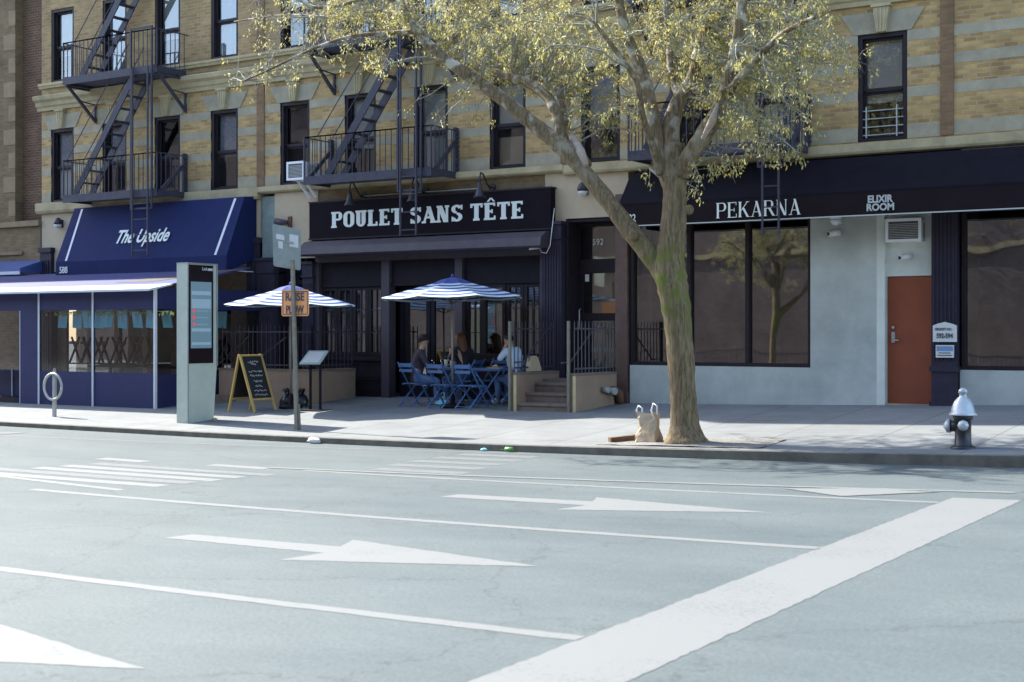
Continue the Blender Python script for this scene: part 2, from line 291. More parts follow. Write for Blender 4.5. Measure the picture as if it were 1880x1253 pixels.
# ------------------------------------------------------------ mesh helpers
class MB:
    def __init__(s): s.v = []; s.f = []; s.smooth = []
    def add(s, vs, fs, sm=False):
        n = len(s.v); s.v += [tuple(v) for v in vs]
        for f in fs: s.f.append(tuple(i+n for i in f)); s.smooth.append(sm)
        return s
    def box(s, x0, x1, y0, y1, z0, z1):
        return s.add([(x0,y0,z0),(x1,y0,z0),(x1,y1,z0),(x0,y1,z0),(x0,y0,z1),(x1,y0,z1),(x1,y1,z1),(x0,y1,z1)],
                     [(0,3,2,1),(4,5,6,7),(0,1,5,4),(1,2,6,5),(2,3,7,6),(3,0,4,7)])
    def quad(s, a, b, c, d): return s.add([a, b, c, d], [(0,1,2,3)])
    def bar(s, a, b, w, h=None, up=(0,0,1)):
        a = Vector(a); b = Vector(b); h = h or w; d = (b-a).normalized(); up = Vector(up)
        if abs(d.dot(up)) > .98: up = Vector((0,1,0))
        r = d.cross(up).normalized()*w/2; u = r.cross(d).normalized()*h/2
        vs = [a-r-u, a+r-u, a+r+u, a-r+u, b-r-u, b+r-u, b+r+u, b-r+u]
        return s.add(vs, [(0,1,2,3),(7,6,5,4),(0,4,5,1),(1,5,6,2),(2,6,7,3),(3,7,4,0)])
    def tube(s, pts, rad, n=8, cap=True, sm=True):
        pts = [Vector(p) for p in pts]
        if not isinstance(rad, (list, tuple)): rad = [rad]*len(pts)
        vs = []; fs = []; pr = None
        for i, p in enumerate(pts):
            d = (pts[min(i+1, len(pts)-1)]-pts[max(i-1, 0)])
            d = d.normalized() if d.length > 1e-9 else Vector((0,0,1))
            if pr is None:
                r = d.orthogonal().normalized()
            else:
                r = pr-d*pr.dot(d); r = r.normalized() if r.length > 1e-6 else d.orthogonal().normalized()
            pr = r; q = d.cross(r)
            for k in range(n):
                a = 2*math.pi*k/n; vs.append(p+(r*math.cos(a)+q*math.sin(a))*rad[i])
        for i in range(len(pts)-1):
            for k in range(n):
                fs.append((i*n+k, i*n+(k+1)%n, (i+1)*n+(k+1)%n, (i+1)*n+k))
        s.add(vs, fs, sm)
        if cap:
            m = len(s.v)-len(vs)
            s.f.append(tuple(m+k for k in range(n))[::-1]); s.smooth.append(False)
            s.f.append(tuple(m+(len(pts)-1)*n+k for k in range(n))); s.smooth.append(False)
        return s
    def lathe(s, prof, c=(0,0,0), n=20, axis='z'):
        vs = []; fs = []
        for (r, h) in prof:
            for k in range(n):
                a = 2*math.pi*k/n
                if axis == 'z': p = (c[0]+r*math.cos(a), c[1]+r*math.sin(a), c[2]+h)
                elif axis == 'y': p = (c[0]+r*math.cos(a), c[1]+h, c[2]+r*math.sin(a))
                else: p = (c[0]+h, c[1]+r*math.cos(a), c[2]+r*math.sin(a))
                vs.append(p)
        for i in range(len(prof)-1):
            for k in range(n): fs.append((i*n+k, i*n+(k+1)%n, (i+1)*n+(k+1)%n, (i+1)*n+k))
        s.add(vs, fs, True); m = len(s.v)-len(vs)
        s.f.append(tuple(m+k for k in range(n))[::-1]); s.smooth.append(False)
        s.f.append(tuple(m+(len(prof)-1)*n+k for k in range(n))); s.smooth.append(False)
        return s
    def prism_x(s, prof, x0, x1):       # prof = [(y,z)...]
        n = len(prof); vs = [(x0, y, z) for y, z in prof]+[(x1, y, z) for y, z in prof]
        fs = [tuple(range(n)), tuple(range(2*n-1, n-1, -1))]+[(i, i+n, (i+1) % n+n, (i+1) % n) for i in range(n)]
        return s.add(vs, fs)
    def prism_y(s, prof, y0, y1):       # prof = [(x,z)...]
        n = len(prof); vs = [(x, y0, z) for x, z in prof]+[(x, y1, z) for x, z in prof]
        fs = [tuple(range(n)), tuple(range(2*n-1, n-1, -1))]+[(i, (i+1) % n, (i+1) % n+n, i+n)[::-1] for i in range(n)]
        return s.add(vs, fs)
    def wall(s, x0, x1, z0, z1, y, holes=(), th=.0):   # vertical sheet facing -y with rectangular holes
        xs = sorted({x0, x1, *[min(max(h[i], x0), x1) for h in holes for i in (0, 1)]})
        zs = sorted({z0, z1, *[min(max(h[i], z0), z1) for h in holes for i in (2, 3)]})
        for i in range(len(xs)-1):
            for j in range(len(zs)-1):
                cx = (xs[i]+xs[i+1])/2; cz = (zs[j]+zs[j+1])/2
                if any(h[0] < cx < h[1] and h[2] < cz < h[3] for h in holes): continue
                if th: s.box(xs[i], xs[i+1], y, y+th, zs[j], zs[j+1])
                else: s.quad((xs[i], y, zs[j]), (xs[i+1], y, zs[j]), (xs[i+1], y, zs[j+1]), (xs[i], y, zs[j+1]))
        return s
OFF = {}
def build(name, mb, m, parent=None, off=None):
    me = bpy.data.meshes.new(name)
    o3 = off if off is not None else (OFF.get(parent.name, (0,0,0)) if parent else (0,0,0))
    me.from_pydata([(v[0]-o3[0], v[1]-o3[1], v[2]-o3[2]) for v in mb.v], [], mb.f)
    me.validate(); me.update()
    if len(me.polygons) == len(mb.smooth): me.polygons.foreach_set('use_smooth', mb.smooth)
    ms = m if isinstance(m, (list, tuple)) else [m]
    for k in ms: me.materials.append(k)
    o = bpy.data.objects.new(name, me); COL.objects.link(o)
    if parent: o.parent = parent; OFF[o.name] = o3
    return o
def tag(o, label=None, cat=None, group=None, kind=None):
    if label: o['label'] = label
    if cat: o['category'] = cat
    if group: o['group'] = group
    if kind: o['kind'] = kind
    return o
def thing(name, label, cat, loc=(0,0,0), group=None, rz=0):
    o = bpy.data.objects.new(name, None); COL.objects.link(o); o.empty_display_size = .2
    o.location = loc; o.rotation_euler = (0, 0, rz); tag(o, label, cat, group)
    OFF[o.name] = tuple(loc); return o
def struct(name, mb, m): return tag(build(name, mb, m), kind='structure')
def copy_tree(o, parent=None):
    c = o.copy(); COL.objects.link(c); c.parent = parent
    if parent is None: pass
    for ch in [k for k in COL.objects if k.parent == o]: copy_tree(ch, c)
    return c
def text_mb(txt, size, x, y, z, width=None, height=None, bold=0, shear=0, tilt=None, rz=0, depth=.006, center=True):
    """letters as a mesh: baseline centre at x,y,z, facing -y (turned by rz); tilt = lean of the face"""
    cu = bpy.data.curves.new('t', 'FONT'); cu.body = txt; cu.size = size; cu.offset = bold; cu.shear = shear; cu.extrude = depth/2; cu.resolution_u = 4
    ob = bpy.data.objects.new('t', cu); COL.objects.link(ob); bpy.context.view_layer.update()
    dg = bpy.context.evaluated_depsgraph_get(); me = bpy.data.meshes.new_from_object(ob.evaluated_get(dg))
    vs = [v.co.copy() for v in me.vertices]; fs = [tuple(p.vertices) for p in me.polygons]
    bpy.data.objects.remove(ob); bpy.data.meshes.remove(me)
    x0 = min(v.x for v in vs); x1 = max(v.x for v in vs); z0 = min(v.y for v in vs); z1 = max(v.y for v in vs)
    sx = width/(x1-x0) if width else 1; sz = height/(z1-z0) if height else sx
    mb = MB(); out = []
    for v in vs:
        p = Vector(((v.x-(x0+x1)/2)*sx if center else (v.x-x0)*sx, -v.z-depth/2, (v.y-(z0 if height else 0))*sz))
        if tilt: p = Matrix.Rotation(tilt, 3, 'X') @ p
        if rz: p = Matrix.Rotation(rz, 3, 'Z') @ p
        out.append((p.x+x, p.y+y, p.z+z))
    mb.add(out, fs); return mb
# ============================================================ SETTING
mb = MB(); mb.add([(-300,-300,-.9),(300,-300,-.9),(300,300,-.9),(-300,300,-.9)], [(0,1,2,3)])
struct('ground', mb, M['asphalt'])
def sheet(xs, ys, fn):
    mb = MB(); n = len(ys)
    mb.add([(x, y, fn(x, y)) for x in xs for y in ys], [(i*n+j, (i+1)*n+j, (i+1)*n+j+1, i*n+j+1) for i in range(len(xs)-1) for j in range(n-1)]); return mb
XS = [-110, -80, -60, -45, -35]+[-30+.5*i for i in range(70)]+[6, 8, 12, 20, 40]
struct('road', sheet(XS, [2.2, 5, 8, 11, 14, KY+.02], lambda x, y: g_slope(x)), M['asphalt'])
YS = [KY+.16+i*(24.6-KY-.16)/8 for i in range(9)]
struct('sidewalk', sheet(XS, YS, g_side), M['sidewalk'])
struct('near_sidewalk', sheet(XS, [-6.2, -2, 2.05], lambda x, y: g_slope(x)+.13), M['sidewalk'])
def kerb(y0, y1, top, name):
    mb = MB()
    vs = []; fs = []
    for x in XS:
        t = top(x); vs += [(x, y0, g_slope(x)-.1), (x, y0, t-.012), (x, y0+.012 if y1 > y0 else y0-.012, t), (x, y1, t), (x, y1, t-.2)]
    for i in range(len(XS)-1):
        for k in range(4): fs.append((i*5+k, (i+1)*5+k, (i+1)*5+k+1, i*5+k+1))
    mb.add(vs, fs); return struct(name, mb, M['kerb'])
kerb(KY, KY+.05, lambda x: g_side(x, KY)+.002, 'kerb')
struct('kerb_top', sheet(XS, [KY+.05, KY+.16], lambda x, y: g_side(x, y)+.001), M['sidewalk'])
kerb(2.2, 2.05, lambda x: g_slope(x)+.13, 'near_kerb')
# ---- painted markings (real road coordinates, metres)
RJ = random.Random(12)
def mark(poly, faint=False, dz=.0022):
    pts = []
    for (a, b) in zip(poly, poly[1:]+poly[:1]):          # worn, slightly ragged outline
        L_ = math.hypot(b[0]-a[0], b[1]-a[1]); n = max(1, int(L_/.06)); nx, ny = -(b[1]-a[1])/L_, (b[0]-a[0])/L_
        for i in range(n):
            j = RJ.uniform(-.009, .009) if i else 0
            pts.append((a[0]+(b[0]-a[0])*i/n+nx*j, a[1]+(b[1]-a[1])*i/n+ny*j))
    from mathutils.geometry import tessellate_polygon
    tri = tessellate_polygon([[Vector((x, y, 0)) for x, y in pts]])
    mb = MB(); mb.add([(x, y, g_slope(x)+dz) for x, y in pts], [tuple(t) for t in tri])
    return struct('road_marking', mb, M['paintfaint' if faint else 'paint'])
def line(x0, y0, x1, y1, w=.12, faint=False, dz=.0022):
    n = max(2, int(abs(x1-x0)/.10)); vs = []
    for i in range(n+1):
        t = i/n; x = x0+(x1-x0)*t; y = y0+(y1-y0)*t; q = .012
        vs += [(x, y-w/2+RJ.uniform(-q, q)*.6, g_slope(x)+dz), (x, y+w/2+RJ.uniform(-q, q)*.6, g_slope(x)+dz)]
    mb = MB(); mb.add(vs, [(2*i, 2*i+2, 2*i+3, 2*i+1) for i in range(n)])
    return struct('road_marking', mb, M['paintfaint' if faint else 'paint'])
line(-34, 7.4, -3.67, 6.47, .13)
line(-13.2, 10.49, -3.67, 10.13, .13)
line(-11.9, 13.72, -3.67, 13.45, .12)
line(-12.6, 13.80, -3.2, 14.55, .12, dz=.0055)
line(-20.8, 15.85, -10.6, 17.2, .12, True)
line(-22.3, 13.7, -18.5, 13.55, .16, True)
line(-22.5, 15.7, -20.9, 16.3, .4, True, .0055)
mark([(-3.66, 3.6), (-3.0, 3.6), (-3.0, 13.9), (-3.66, 13.9)], dz=.0022)          # stop line
mark([(-5.5, 14.12), (-4.75, 14.42), (-3.9, 14.35), (-4.7, 13.62)], dz=.0065)
def arrow(x, y):       # straight lane arrow pointing +x, tail at x
    mark([(x, y-.11), (x+1.8, y-.16), (x+1.72, y-.58), (x+3.7, y+.0), (x+1.55, y+.52), (x+1.7, y+.17), (x+.05, y+.17)])
arrow(-8.82, 8.48); arrow(-8.52, 12.10); arrow(-8.95, 4.86)
for k, (a, b, y) in enumerate([(-15.75, -14.75, 13.68), (-13.6, -12.5, 13.72), (-15.2, -11.85, 13.08), (-15.3, -12.0, 12.68), (-15.4, -12.0, 12.28), (-16.2, -12.05, 11.9), (-16.4, -12.1, 11.5)]):
    line(a, y+.03, b, y-.03, .24, k % 3 == 2)
line(-16.0, 11.5, -12.2, 10.93, .13)
for k, (a, b, y) in enumerate([(-11.2, -9.75, 14.3), (-11.4, -9.9, 14.9), (-11.5, -10.0, 15.5), (-11.5, -10.1, 16.1), (-11.5, -10.2, 16.7)]):
    line(a, y, b, y, .3, True)
# tree pit
mb = sheet([-9.75+.15*i for i in range(18)], [17.62+.1*i for i in range(11)], lambda x, y: g_side(x, y)+.006+.03*math.exp(-((x+8.5)**2+(y-18)**2)/.12)+.010*random.random())
struct('tree_pit_soil', mb, M['soil'])
# ============================================================ BUILDINGS
def ring(mb, x0, x1, z0, z1, y0, y1, w, wb=None):
    wb = wb or w
    mb.box(x0, x0+w, y0, y1, z0, z1); mb.box(x1-w, x1, y0, y1, z0, z1)
    mb.box(x0+w, x1-w, y0, y1, z1-w, z1); mb.box(x0+w, x1-w, y0, y1, z0, z0+wb); return mb
def sash_window(par, cx, z0, z1, kind, w=.86, y=FY):
    x0, x1 = cx-w/2, cx+w/2
    mb = ring(MB(), x0, x1, z0, z1, y+.02, y+.2, .075, .06)
    zm = (z0+z1)/2-.02
    fr = build('window', mb, M['frame'], par)
    s = ring(MB(), x0+.075, x1-.075, zm-.02, z1-.075, y+.09, y+.13, .04)
    s.box(x0+.115, x1-.115, y+.085, y+.12, zm-.045, zm-.022)
    build('sash', ring(s, x0+.075, x1-.075, z0+.06, zm-.045, y+.12, y+.16, .04), M['frame'], fr)
    build('pane', MB().quad((x0+.1, y+.145, z0+.08), (x1-.1, y+.145, z0+.08), (x1-.1, y+.145, z1-.1), (x0+.1, y+.145, z1-.1)), M['glass'], fr)
    yb = y+.19
    def cover(a, b, m, nm='blind', wave=0):
        mb = MB(); n = 12
        vs = []
        for i in range(n+1):
            xx = x0+.08+(x1-x0-.16)*i/n; yy = yb+.02+wave*math.sin(i*2.1+cx)
            vs += [(xx, yy, z0+.06+(z1-z0-.12)*a), (xx, yy, z0+.06+(z1-z0-.12)*b)]
        mb.add(vs, [(2*i, 2*i+2, 2*i+3, 2*i+1) for i in range(n)]); build(nm, mb, M[m], fr)
    if kind == 'half': cover(.5, 1, 'curtgrey'); cover(0, .45, 'curtain', 'curtain', .02)
    if kind == 'blind': cover(.02, 1, 'blind')
    if kind == 'slat':
        cover(.45, 1, 'blind'); cover(0, .35, 'stucco_beige')
    if kind == 'net': cover(.42, 1, 'curtgrey', 'curtain', .015)
    if kind == 'curtain': cover(0, 1, 'curtain', 'curtain', .03)
    if kind == 'top': cover(.36, 1, 'blind')
    return fr
Z2, Z3 = (5.07, 6.93), (8.12, 9.98)
def apartment(label, x0, x1, cs, k2, k3):
    b = thing('apartment_building', label, 'building', ((x0+x1)/2, FY, 0), 'apartment buildings in the terrace')
    holes = [(c-.43, c+.43, *Z2) for c in cs]+[(c-.43, c+.43, *Z3) for c in cs]
    build('brick_wall', MB().wall(x0, x1, 5.02, 7.42, FY, holes, .22), M['brick'], b)
    mb = MB().wall(x0, x1, 7.42, 8.0, FY, (), .22); mb.wall(x0, x1, 8.0, 17.4, FY, holes, .22)
    build('upper_brick_wall', mb, M['brick3'], b)
    st = MB()
    for z0, z1 in ((5.081, 5.33), (5.78, 5.96), (6.28, 6.46), (6.74, 6.925)):
        st.wall(x0+.01, x1-.01, z0, z1, FY-.005, holes, .03)
    build('stone_band', st, M['stone'], b)
    ln = MB(); ky = MB()
    for c in cs:
        ln.prism_y([(c-.50, 6.932), (c+.50, 6.932), (c+.74, 7.30), (c-.74, 7.30)], FY-.018, FY+.01)
        ky.prism_y([(c-.08, 6.935), (c+.08, 6.935), (c+.145, 7.40), (c-.145, 7.40)], FY-.10, FY)
        ky.box(c-.17, c+.17, FY-.13, FY, 7.36, 7.418)
        for q in (-.05, 0, .05): ky.prism_y([(c+q-.012, 6.96), (c+q+.012, 6.96), (c+q*1.5+.014, 7.34), (c+q*1.5-.014, 7.34)], FY-.113, FY-.1)
    build('lintel', ln, M['stone'], b); build('keystone', ky, M['stone2'], b)
    co = MB().prism_x([(FY, 7.42), (FY-.06, 7.42), (FY-.07, 7.50), (FY-.11, 7.53), (FY-.13, 7.62), (FY-.20, 7.68), (FY-.22, 7.77), (FY-.20, 7.79), (FY, 7.80)], x0-.1 if x0 < -29 else x0, x1)
    co.prism_x([(FY, 7.99), (FY-.05, 7.99), (FY-.06, 8.04), (FY-.09, 8.06), (FY-.09, 8.115), (FY, 8.118)], x0-.05 if x0 < -29 else x0, x1)
    build('cornice', co, M['stone2'], b)
    build('roof_cornice', MB().prism_x([(FY, 16.4), (FY-.1, 16.45), (FY-.35, 16.9), (FY-.45, 17.0), (FY-.45, 17.15), (FY+.3, 17.4), (FY+.3, 16.4)], x0, x1), M['stone2'], b)
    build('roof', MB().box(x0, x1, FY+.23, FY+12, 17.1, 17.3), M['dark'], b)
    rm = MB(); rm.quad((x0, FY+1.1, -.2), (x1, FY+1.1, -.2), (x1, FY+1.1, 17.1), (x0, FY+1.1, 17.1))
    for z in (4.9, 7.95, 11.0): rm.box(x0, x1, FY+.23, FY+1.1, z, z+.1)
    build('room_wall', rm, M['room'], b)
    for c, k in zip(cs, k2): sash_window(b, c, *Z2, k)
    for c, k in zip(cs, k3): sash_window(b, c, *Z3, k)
    return b
B1X, B2X, B3X, B4X = -29.2, -21.67, -13.66, -6.27
b1 = apartment('yellow brick apartment building above the blue awning, at the left of the terrace', B1X, B2X, [-28.41, -26.5, -24.67, -22.81], ['half', 'net', 'dark', 'net'], ['top', 'curtain', 'top', 'curtain'])
b2 = apartment('yellow brick apartment building above the black restaurant front', B2X, B3X, [-20.66, -18.80, -16.92, -15.02], ['dark', 'top', 'blind', 'slat'], ['net', 'curtain', 'net', 'dark'])
b3 = apartment('yellow brick apartment building behind the street tree, over the long black awning', B3X, B4X, [-12.89, -10.98, -9.28, -7.37], ['net', 'dark', 'curtain', 'top'], ['dark', 'net', 'net', 'dark'])
b4 = apartment('yellow brick apartment building right of the red door, cut by the edge of the picture', B4X, 1.3, [-4.2, -2.3, -.4], ['dark', 'net', 'blind'], ['net', 'dark', 'top'])
# downpipe-like brown brick strips between the lots
for b, x in ((b2, B2X), (b3, B3X), (b4, B4X)):
    build('brick_pilaster', MB().box(x-.11, x+.11, FY-.03, FY, 5.085, 7.42).box(x-.11, x+.11, FY-.03, FY, 8.12, 16.4), M['brick_pil'], b)
# ---- ledges over the shops
build('ledge', MB().prism_x([(FY, 4.78), (FY-.10, 4.80), (FY-.13, 4.86), (FY-.13, 5.06), (FY, 5.08)], B1X-.1, B2X), M['stone2'], b1)
build('ledge', MB().prism_x([(FY, 4.90), (FY-.10, 4.92), (FY-.13, 4.95), (FY-.13, 5.06), (FY, 5.08)], B2X, B3X), M['stone2'], b2)
build('ledge', MB().prism_x([(FY, 4.84), (FY-.10, 4.86), (FY-.12, 4.90), (FY-.12, 5.04), (FY, 5.06)], B3X, B4X), M['stone2'], b3)
build('ledge', MB().prism_x([(FY, 4.84), (FY-.10, 4.86), (FY-.12, 4.90), (FY-.12, 5.04), (FY, 5.06)], B4X, 1.3), M['stone2'], b4)
# ---- B1 ground floor (behind the blue awning and dining shed)
mb = MB().wall(B1X, -28.75, 0, 4.9, FY, (), .3); mb.wall(-28.75, B2X-.02, 3.3, 4.9, FY, (), .3)
build('stucco_wall', mb, M['stucco_beige'], b1)
for x0, x1 in ((-29.15, -28.72), (-22.02, -21.69)):
    mb = MB()
    mb.box(x0, x1, FY-.10, FY+.2, 0, 3.8)
    mb.box(x0-.03, x1+.03, FY-.14, FY+.2, 3.8, 3.92)
    for i in range(5): mb.box(x0+.04+i*(x1-x0-.1)/5, x0+.04+i*(x1-x0-.1)/5+.035, FY-.125, FY-.1, .5, 3.6)
    build('pilaster', mb, M['pilaster'], b1)
sf = build('shopfront', MB().wall(-28.72, -22.02, 0, 3.3, FY+.1, [(-28.4+i*.98, -28.4+i*.98+.8, .7, 2.75) for i in range(6)], .1), M['step'], b1)
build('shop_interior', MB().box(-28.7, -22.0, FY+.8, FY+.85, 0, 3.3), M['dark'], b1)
build('pane', MB().quad((-28.7, FY+.15, .6), (-22.1, FY+.15, .6), (-22.1, FY+.15, 2.8), (-28.7, FY+.15, 2.8)), M['glassdark'], sf)
# ---- B2 ground floor
bm = MB()
bm.wall(-19.98, -14.13, 4.55, 4.9, FY, (), .3)
build('brick_wall', bm, M['oldbrick'], b2)
mb = MB().wall(-21.25, -19.98, 3.42, 4.9, FY-.01, (), .3); mb.wall(-14.13, B3X, 3.9, 4.9, FY-.01, (), .3)
build('stucco_wall', mb, M['stucco_beige'], b2)
build('side_panel', MB().box(-21.65, -21.26, FY+.02, FY+.2, 3.45, 4.85).box(-21.68, -21.24, FY-.01, FY+.02, 3.40, 3.47), M['teal'], b2)
for x0, x1, zt in ((-21.66, -21.15, 3.42), (-20.32, -20.02, 3.3), (-14.13, B3X-.02, 3.92)):
    mb = MB()
    mb.box(x0, x1, FY-.14, FY+.2, .2, zt-.32); mb.box(x0-.02, x1+.02, FY-.18, FY+.2, zt-.32, zt-.28); mb.box(x0, x1, FY-.16, FY+.2, zt-.28, zt-.03); mb.box(x0-.03, x1+.03, FY-.20, FY+.2, zt-.03, zt+.03)
    n = 6
    for i in range(n):
        xx = x0+.04+(x1-x0-.08)*(i+.2)/n; mb.box(xx, xx+(x1-x0)*.09, FY-.158, FY-.14, .7, zt-.45)
    build('pilaster', mb, M['pilaster'], b2)
# entrance 590 between the pilasters
mb = MB(); ring(mb, -21.13, -20.34, .9, 3.40, FY+.25, FY+.33, .09); mb.box(-21.04, -20.43, FY+.25, FY+.31, 2.85, 2.95); mb.box(-21.04, -20.43, FY+.26, FY+.30, .99, 1.9)
d = build('door', mb, M['black'], b2)
build('pane', MB().quad((-21.04, FY+.29, 1.9), (-20.43, FY+.29, 1.9), (-20.43, FY+.29, 2.85), (-21.04, FY+.29, 2.85)).quad((-21.04, FY+.29, 2.95), (-20.43, FY+.29, 2.95), (-20.43, FY+.29, 3.31), (-21.04, FY+.29, 3.31)), M['glassdark'], d)
build('entry_wall', MB().box(-21.15, -21.13, FY, FY+.4, .5, 3.42).box(-20.34, -20.32, FY, FY+.4, .5, 3.42).box(-21.13, -20.34, FY, FY+.6, 3.41, 3.44), M['black2'], b2)
# restaurant front: three bays of posts, transoms, casements and panelled base
zf = g_side(-17, FY)
for x0, x1 in ((-20.02, -19.92), (-18.19, -17.98), (-16.28, -16.10), (-14.23, -14.13)):
    build('post', MB().box(x0, x1, FY-.05, FY+.18, zf-.05, 3.30), M['canopy'], b2)
build('shopfront_beam', MB().box(-20.02, -14.13, FY-.06, FY+.18, 3.302, 3.45), M['canopy'], b2)
mb = MB()
for x0, x1 in ((-19.92, -18.19), (-17.98, -16.28), (-16.10, -14.23)):
    build('transom_panel', MB().box(x0, x1, FY+.04, FY+.12, 2.82, 3.30).box(x0, x1, FY+.01, FY+.14, 2.76, 2.82), M['black'], b2)
for x0, x1 in ((-19.92, -18.19), (-16.10, -14.23)):
    mb = MB(); mb.box(x0, x1, FY+.06, FY+.14, zf-.05, 1.16); mb.box(x0, x1, FY-.0, FY+.14, 1.16, 1.26)
    w = (x1-x0)/2
    for i in (0, 1):
        a = x0+i*w+.08; c = x0+(i+1)*w-.08
        ring(mb, a, c, zf+.10, .72, FY+.045, FY+.06, .04); ring(mb, a, c, .80, 1.10, FY+.045, FY+.06, .04)
    mb.box(x0, x1, FY+.03, FY+.06, .74, .775)
    build('base_panel', mb, M['black2'], b2)
def casement(par, x0, x1, z0, z1, y, mull=True, m='frame'):
    mb = ring(MB(), x0, x1, z0, z1, y, y+.06, .075)
    f = build('casement', mb, M[m], par)
    g = MB()
    if mull:
        xm = (x0+x1)/2; g.box(xm-.011, xm+.011, y+.01, y+.035, z0+.075, z1-.075)
        for k in (1, 2): 
            zz = z0+(z1-z0)*k/3; g.box(x0+.075, xm-.011, y+.012, y+.033, zz-.010, zz+.010); g.box(xm+.011, x1-.075, y+.012, y+.033, zz-.010, zz+.010)
        build('glazing_bar', g, M['canopy'], f)
    build('pane', MB().quad((x0+.07, y+.04, z0+.07), (x1-.07, y+.04, z0+.07), (x1-.07, y+.04, z1-.07), (x0+.07, y+.04, z1-.07)), M['glassdark'], f)
    return f
for i in range(4):
    w = 1.71/4; casement(b2, -19.91+i*w, -19.91+(i+1)*w-.01, 1.27, 2.755, FY+.06)
casement(b2, -16.08, -15.66, 1.27, 2.755, FY+.06)
casement(b2, -15.65, -15.10, 1.27, 2.755, FY-.16+.2, False)
casement(b2, -15.09, -14.68, 1.27, 2.755, FY+.06); casement(b2, -14.67, -14.25, 1.27, 2.755, FY+.06)
for xa, xb, m_ in ((-19.9, -18.2, 'blind'), (-15.62, -15.12, 'brick'), (-15.08, -14.26, 'stucco_grey')):
    build('curtain', MB().quad((xa, FY+.35, 1.2), (xb, FY+.35, 1.2), (xb, FY+.35, 2.72), (xa, FY+.35, 2.72)), M[m_], b2)  # pale planes added behind the panes to paint in their bright reflections
# open middle bay with glazed doors set back
mb = ring(MB(), -17.96, -17.16, zf, 2.75, FY+.30, FY+.36, .10, .25)
d = build('door', mb, M['black'], b2); build('pane', MB().quad((-17.88, FY+.33, zf+.2), (-17.2, FY+.33, zf+.2), (-17.2, FY+.33, 2.7), (-17.88, FY+.33, 2.7)), M['glassdark'], d)
mb = ring(MB(), -17.14, -16.30, zf, 2.75, FY+.30, FY+.36, .10, .25)
d = build('door', mb, M['black'], b2); build('pane', MB().quad((-17.06, FY+.33, zf+.2), (-16.4, FY+.33, zf+.2), (-16.4, FY+.33, 2.7), (-17.06, FY+.33, 2.7)), M['glassdark'], d)
build('handle', MB().tube([(-17.20, FY+.26, 1.2), (-17.20, FY+.24, 1.25), (-17.20, FY+.24, 1.65), (-17.20, FY+.26, 1.7)], .012), M['metal'], d)
# sloping metal canopy (roll shutter housing) under the sign board
mb = MB().prism_x([(FY-.02, 3.80), (FY-.35, 3.74), (FY-.52, 3.62), (FY-.55, 3.46), (FY-.50, 3.42), (FY-.02, 3.44)], -20.08, -13.92)
build('shutter_canopy', mb, M['canopy'], b2)
# ---- B3 ground floor: door 592, shop windows, grey wall, red door
y2 = FY+.45
mb = MB().wall(B3X, -12.56, 4.0, 4.9, FY-.008, (), .3); mb.wall(-12.56, -12.28, 4.4, 4.9, FY-.01, (), .3)
build('stucco_wall', mb, M['stucco_beige'], b3)
build('pilaster', MB().box(-12.55, -12.29, FY-.03, FY+.6, .35, 4.42).box(-12.57, -12.275, FY-.06, FY+.2, .30, .62), M['rust'] if 0 else mat('brown_painted_pier', (.11, .065, .05), .7, .25, 4), b3)
build('entry_wall', MB().box(B3X+.0, B3X+.06, FY, y2+.1, .3, 4.0).box(B3X+.03, -12.56, FY+.02, y2+.3, 3.93, 3.98), M['black2'], b3)
q0, q1 = FX(1058, y2), FX(1139, y2)
mb = ring(MB(), q0, q1, .88, 3.92, y2, y2+.08, .06)
mb.box(q0+.06, q1-.06, y2, y2+.07, 2.94, 3.22); mb.box(q0+.06, q0+.17, y2, y2+.06, .94, 2.94); mb.box(q0+.17, q1-.06, y2, y2+.06, .94, 1.10); mb.box(q0+.17, q1-.06, y2, y2+.06, 2.0, 2.15)
d = build('door', mb, M['frame'], b3)
for z0, z1, xx in ((1.08, 2.02, q0+.16), (2.13, 2.96, q0+.16), (3.20, 3.88, q0+.05)): build('pane', MB().quad((xx, y2+.03, z0), (q1-.05, y2+.03, z0), (q1-.05, y2+.03, z1), (xx, y2+.03, z1)), M['glass'], d)
build('handle', MB().tube([(q0+.11, y2-.02, 1.82), (q0+.11, y2-.07, 1.84), (q0+.11, y2-.07, 2.22), (q0+.11, y2-.02, 2.24)], .016), M['metal'], d)
build('house_number', text_mb('592', .17, (q0+q1)/2, y2+.0, 3.50, width=.24), M['lett'], d)
build('sticker', MB().box(q0+.19, q0+.28, y2+.02, y2+.024, 2.78, 2.92), M['signwhite'], d)
build('door_print', text_mb('1SRE  2FLR', .06, (q0+q1)/2+.1, y2+.02, 1.38, width=.5), M['lettgrey'], d)
build('hallway', MB().box(-13.6, -12.6, y2+.5, y2+.55, .8, 3.95), M['stucco_beige'], b3)
W0, W1 = -12.25, -8.66
mb = MB().wall(W0, W1, .1, 1.15, FY, (), .3); mb.wall(W1, -7.47, .1, 4.6, FY, (), .3); mb.wall(W0, W1, 3.85, 4.7, FY, (), .3)
mb.box(-6.06, 1.3, FY, FY+.3, .1, 1.15)
build('grey_wall', mb, M['stucco_grey'], b3)
mb = MB()
ring(mb, W0, W1, 1.15, 3.85, FY+.03, FY+.16, .06, .07)
for x in (-11.03, -9.87): mb.box(x-.035, x+.035, FY+.02, FY+.14, 1.22, 3.79)
sw = build('shop_window', mb, M['frame'], b3)
for a, c in ((W0+.05, -11.03), (-11.03, -9.87), (-9.87, W1-.05)):
    build('pane', MB().quad((a, FY+.11, 1.2), (c, FY+.11, 1.2), (c, FY+.11, 3.8), (a, FY+.11, 3.8)), M['glassdark'], sw)
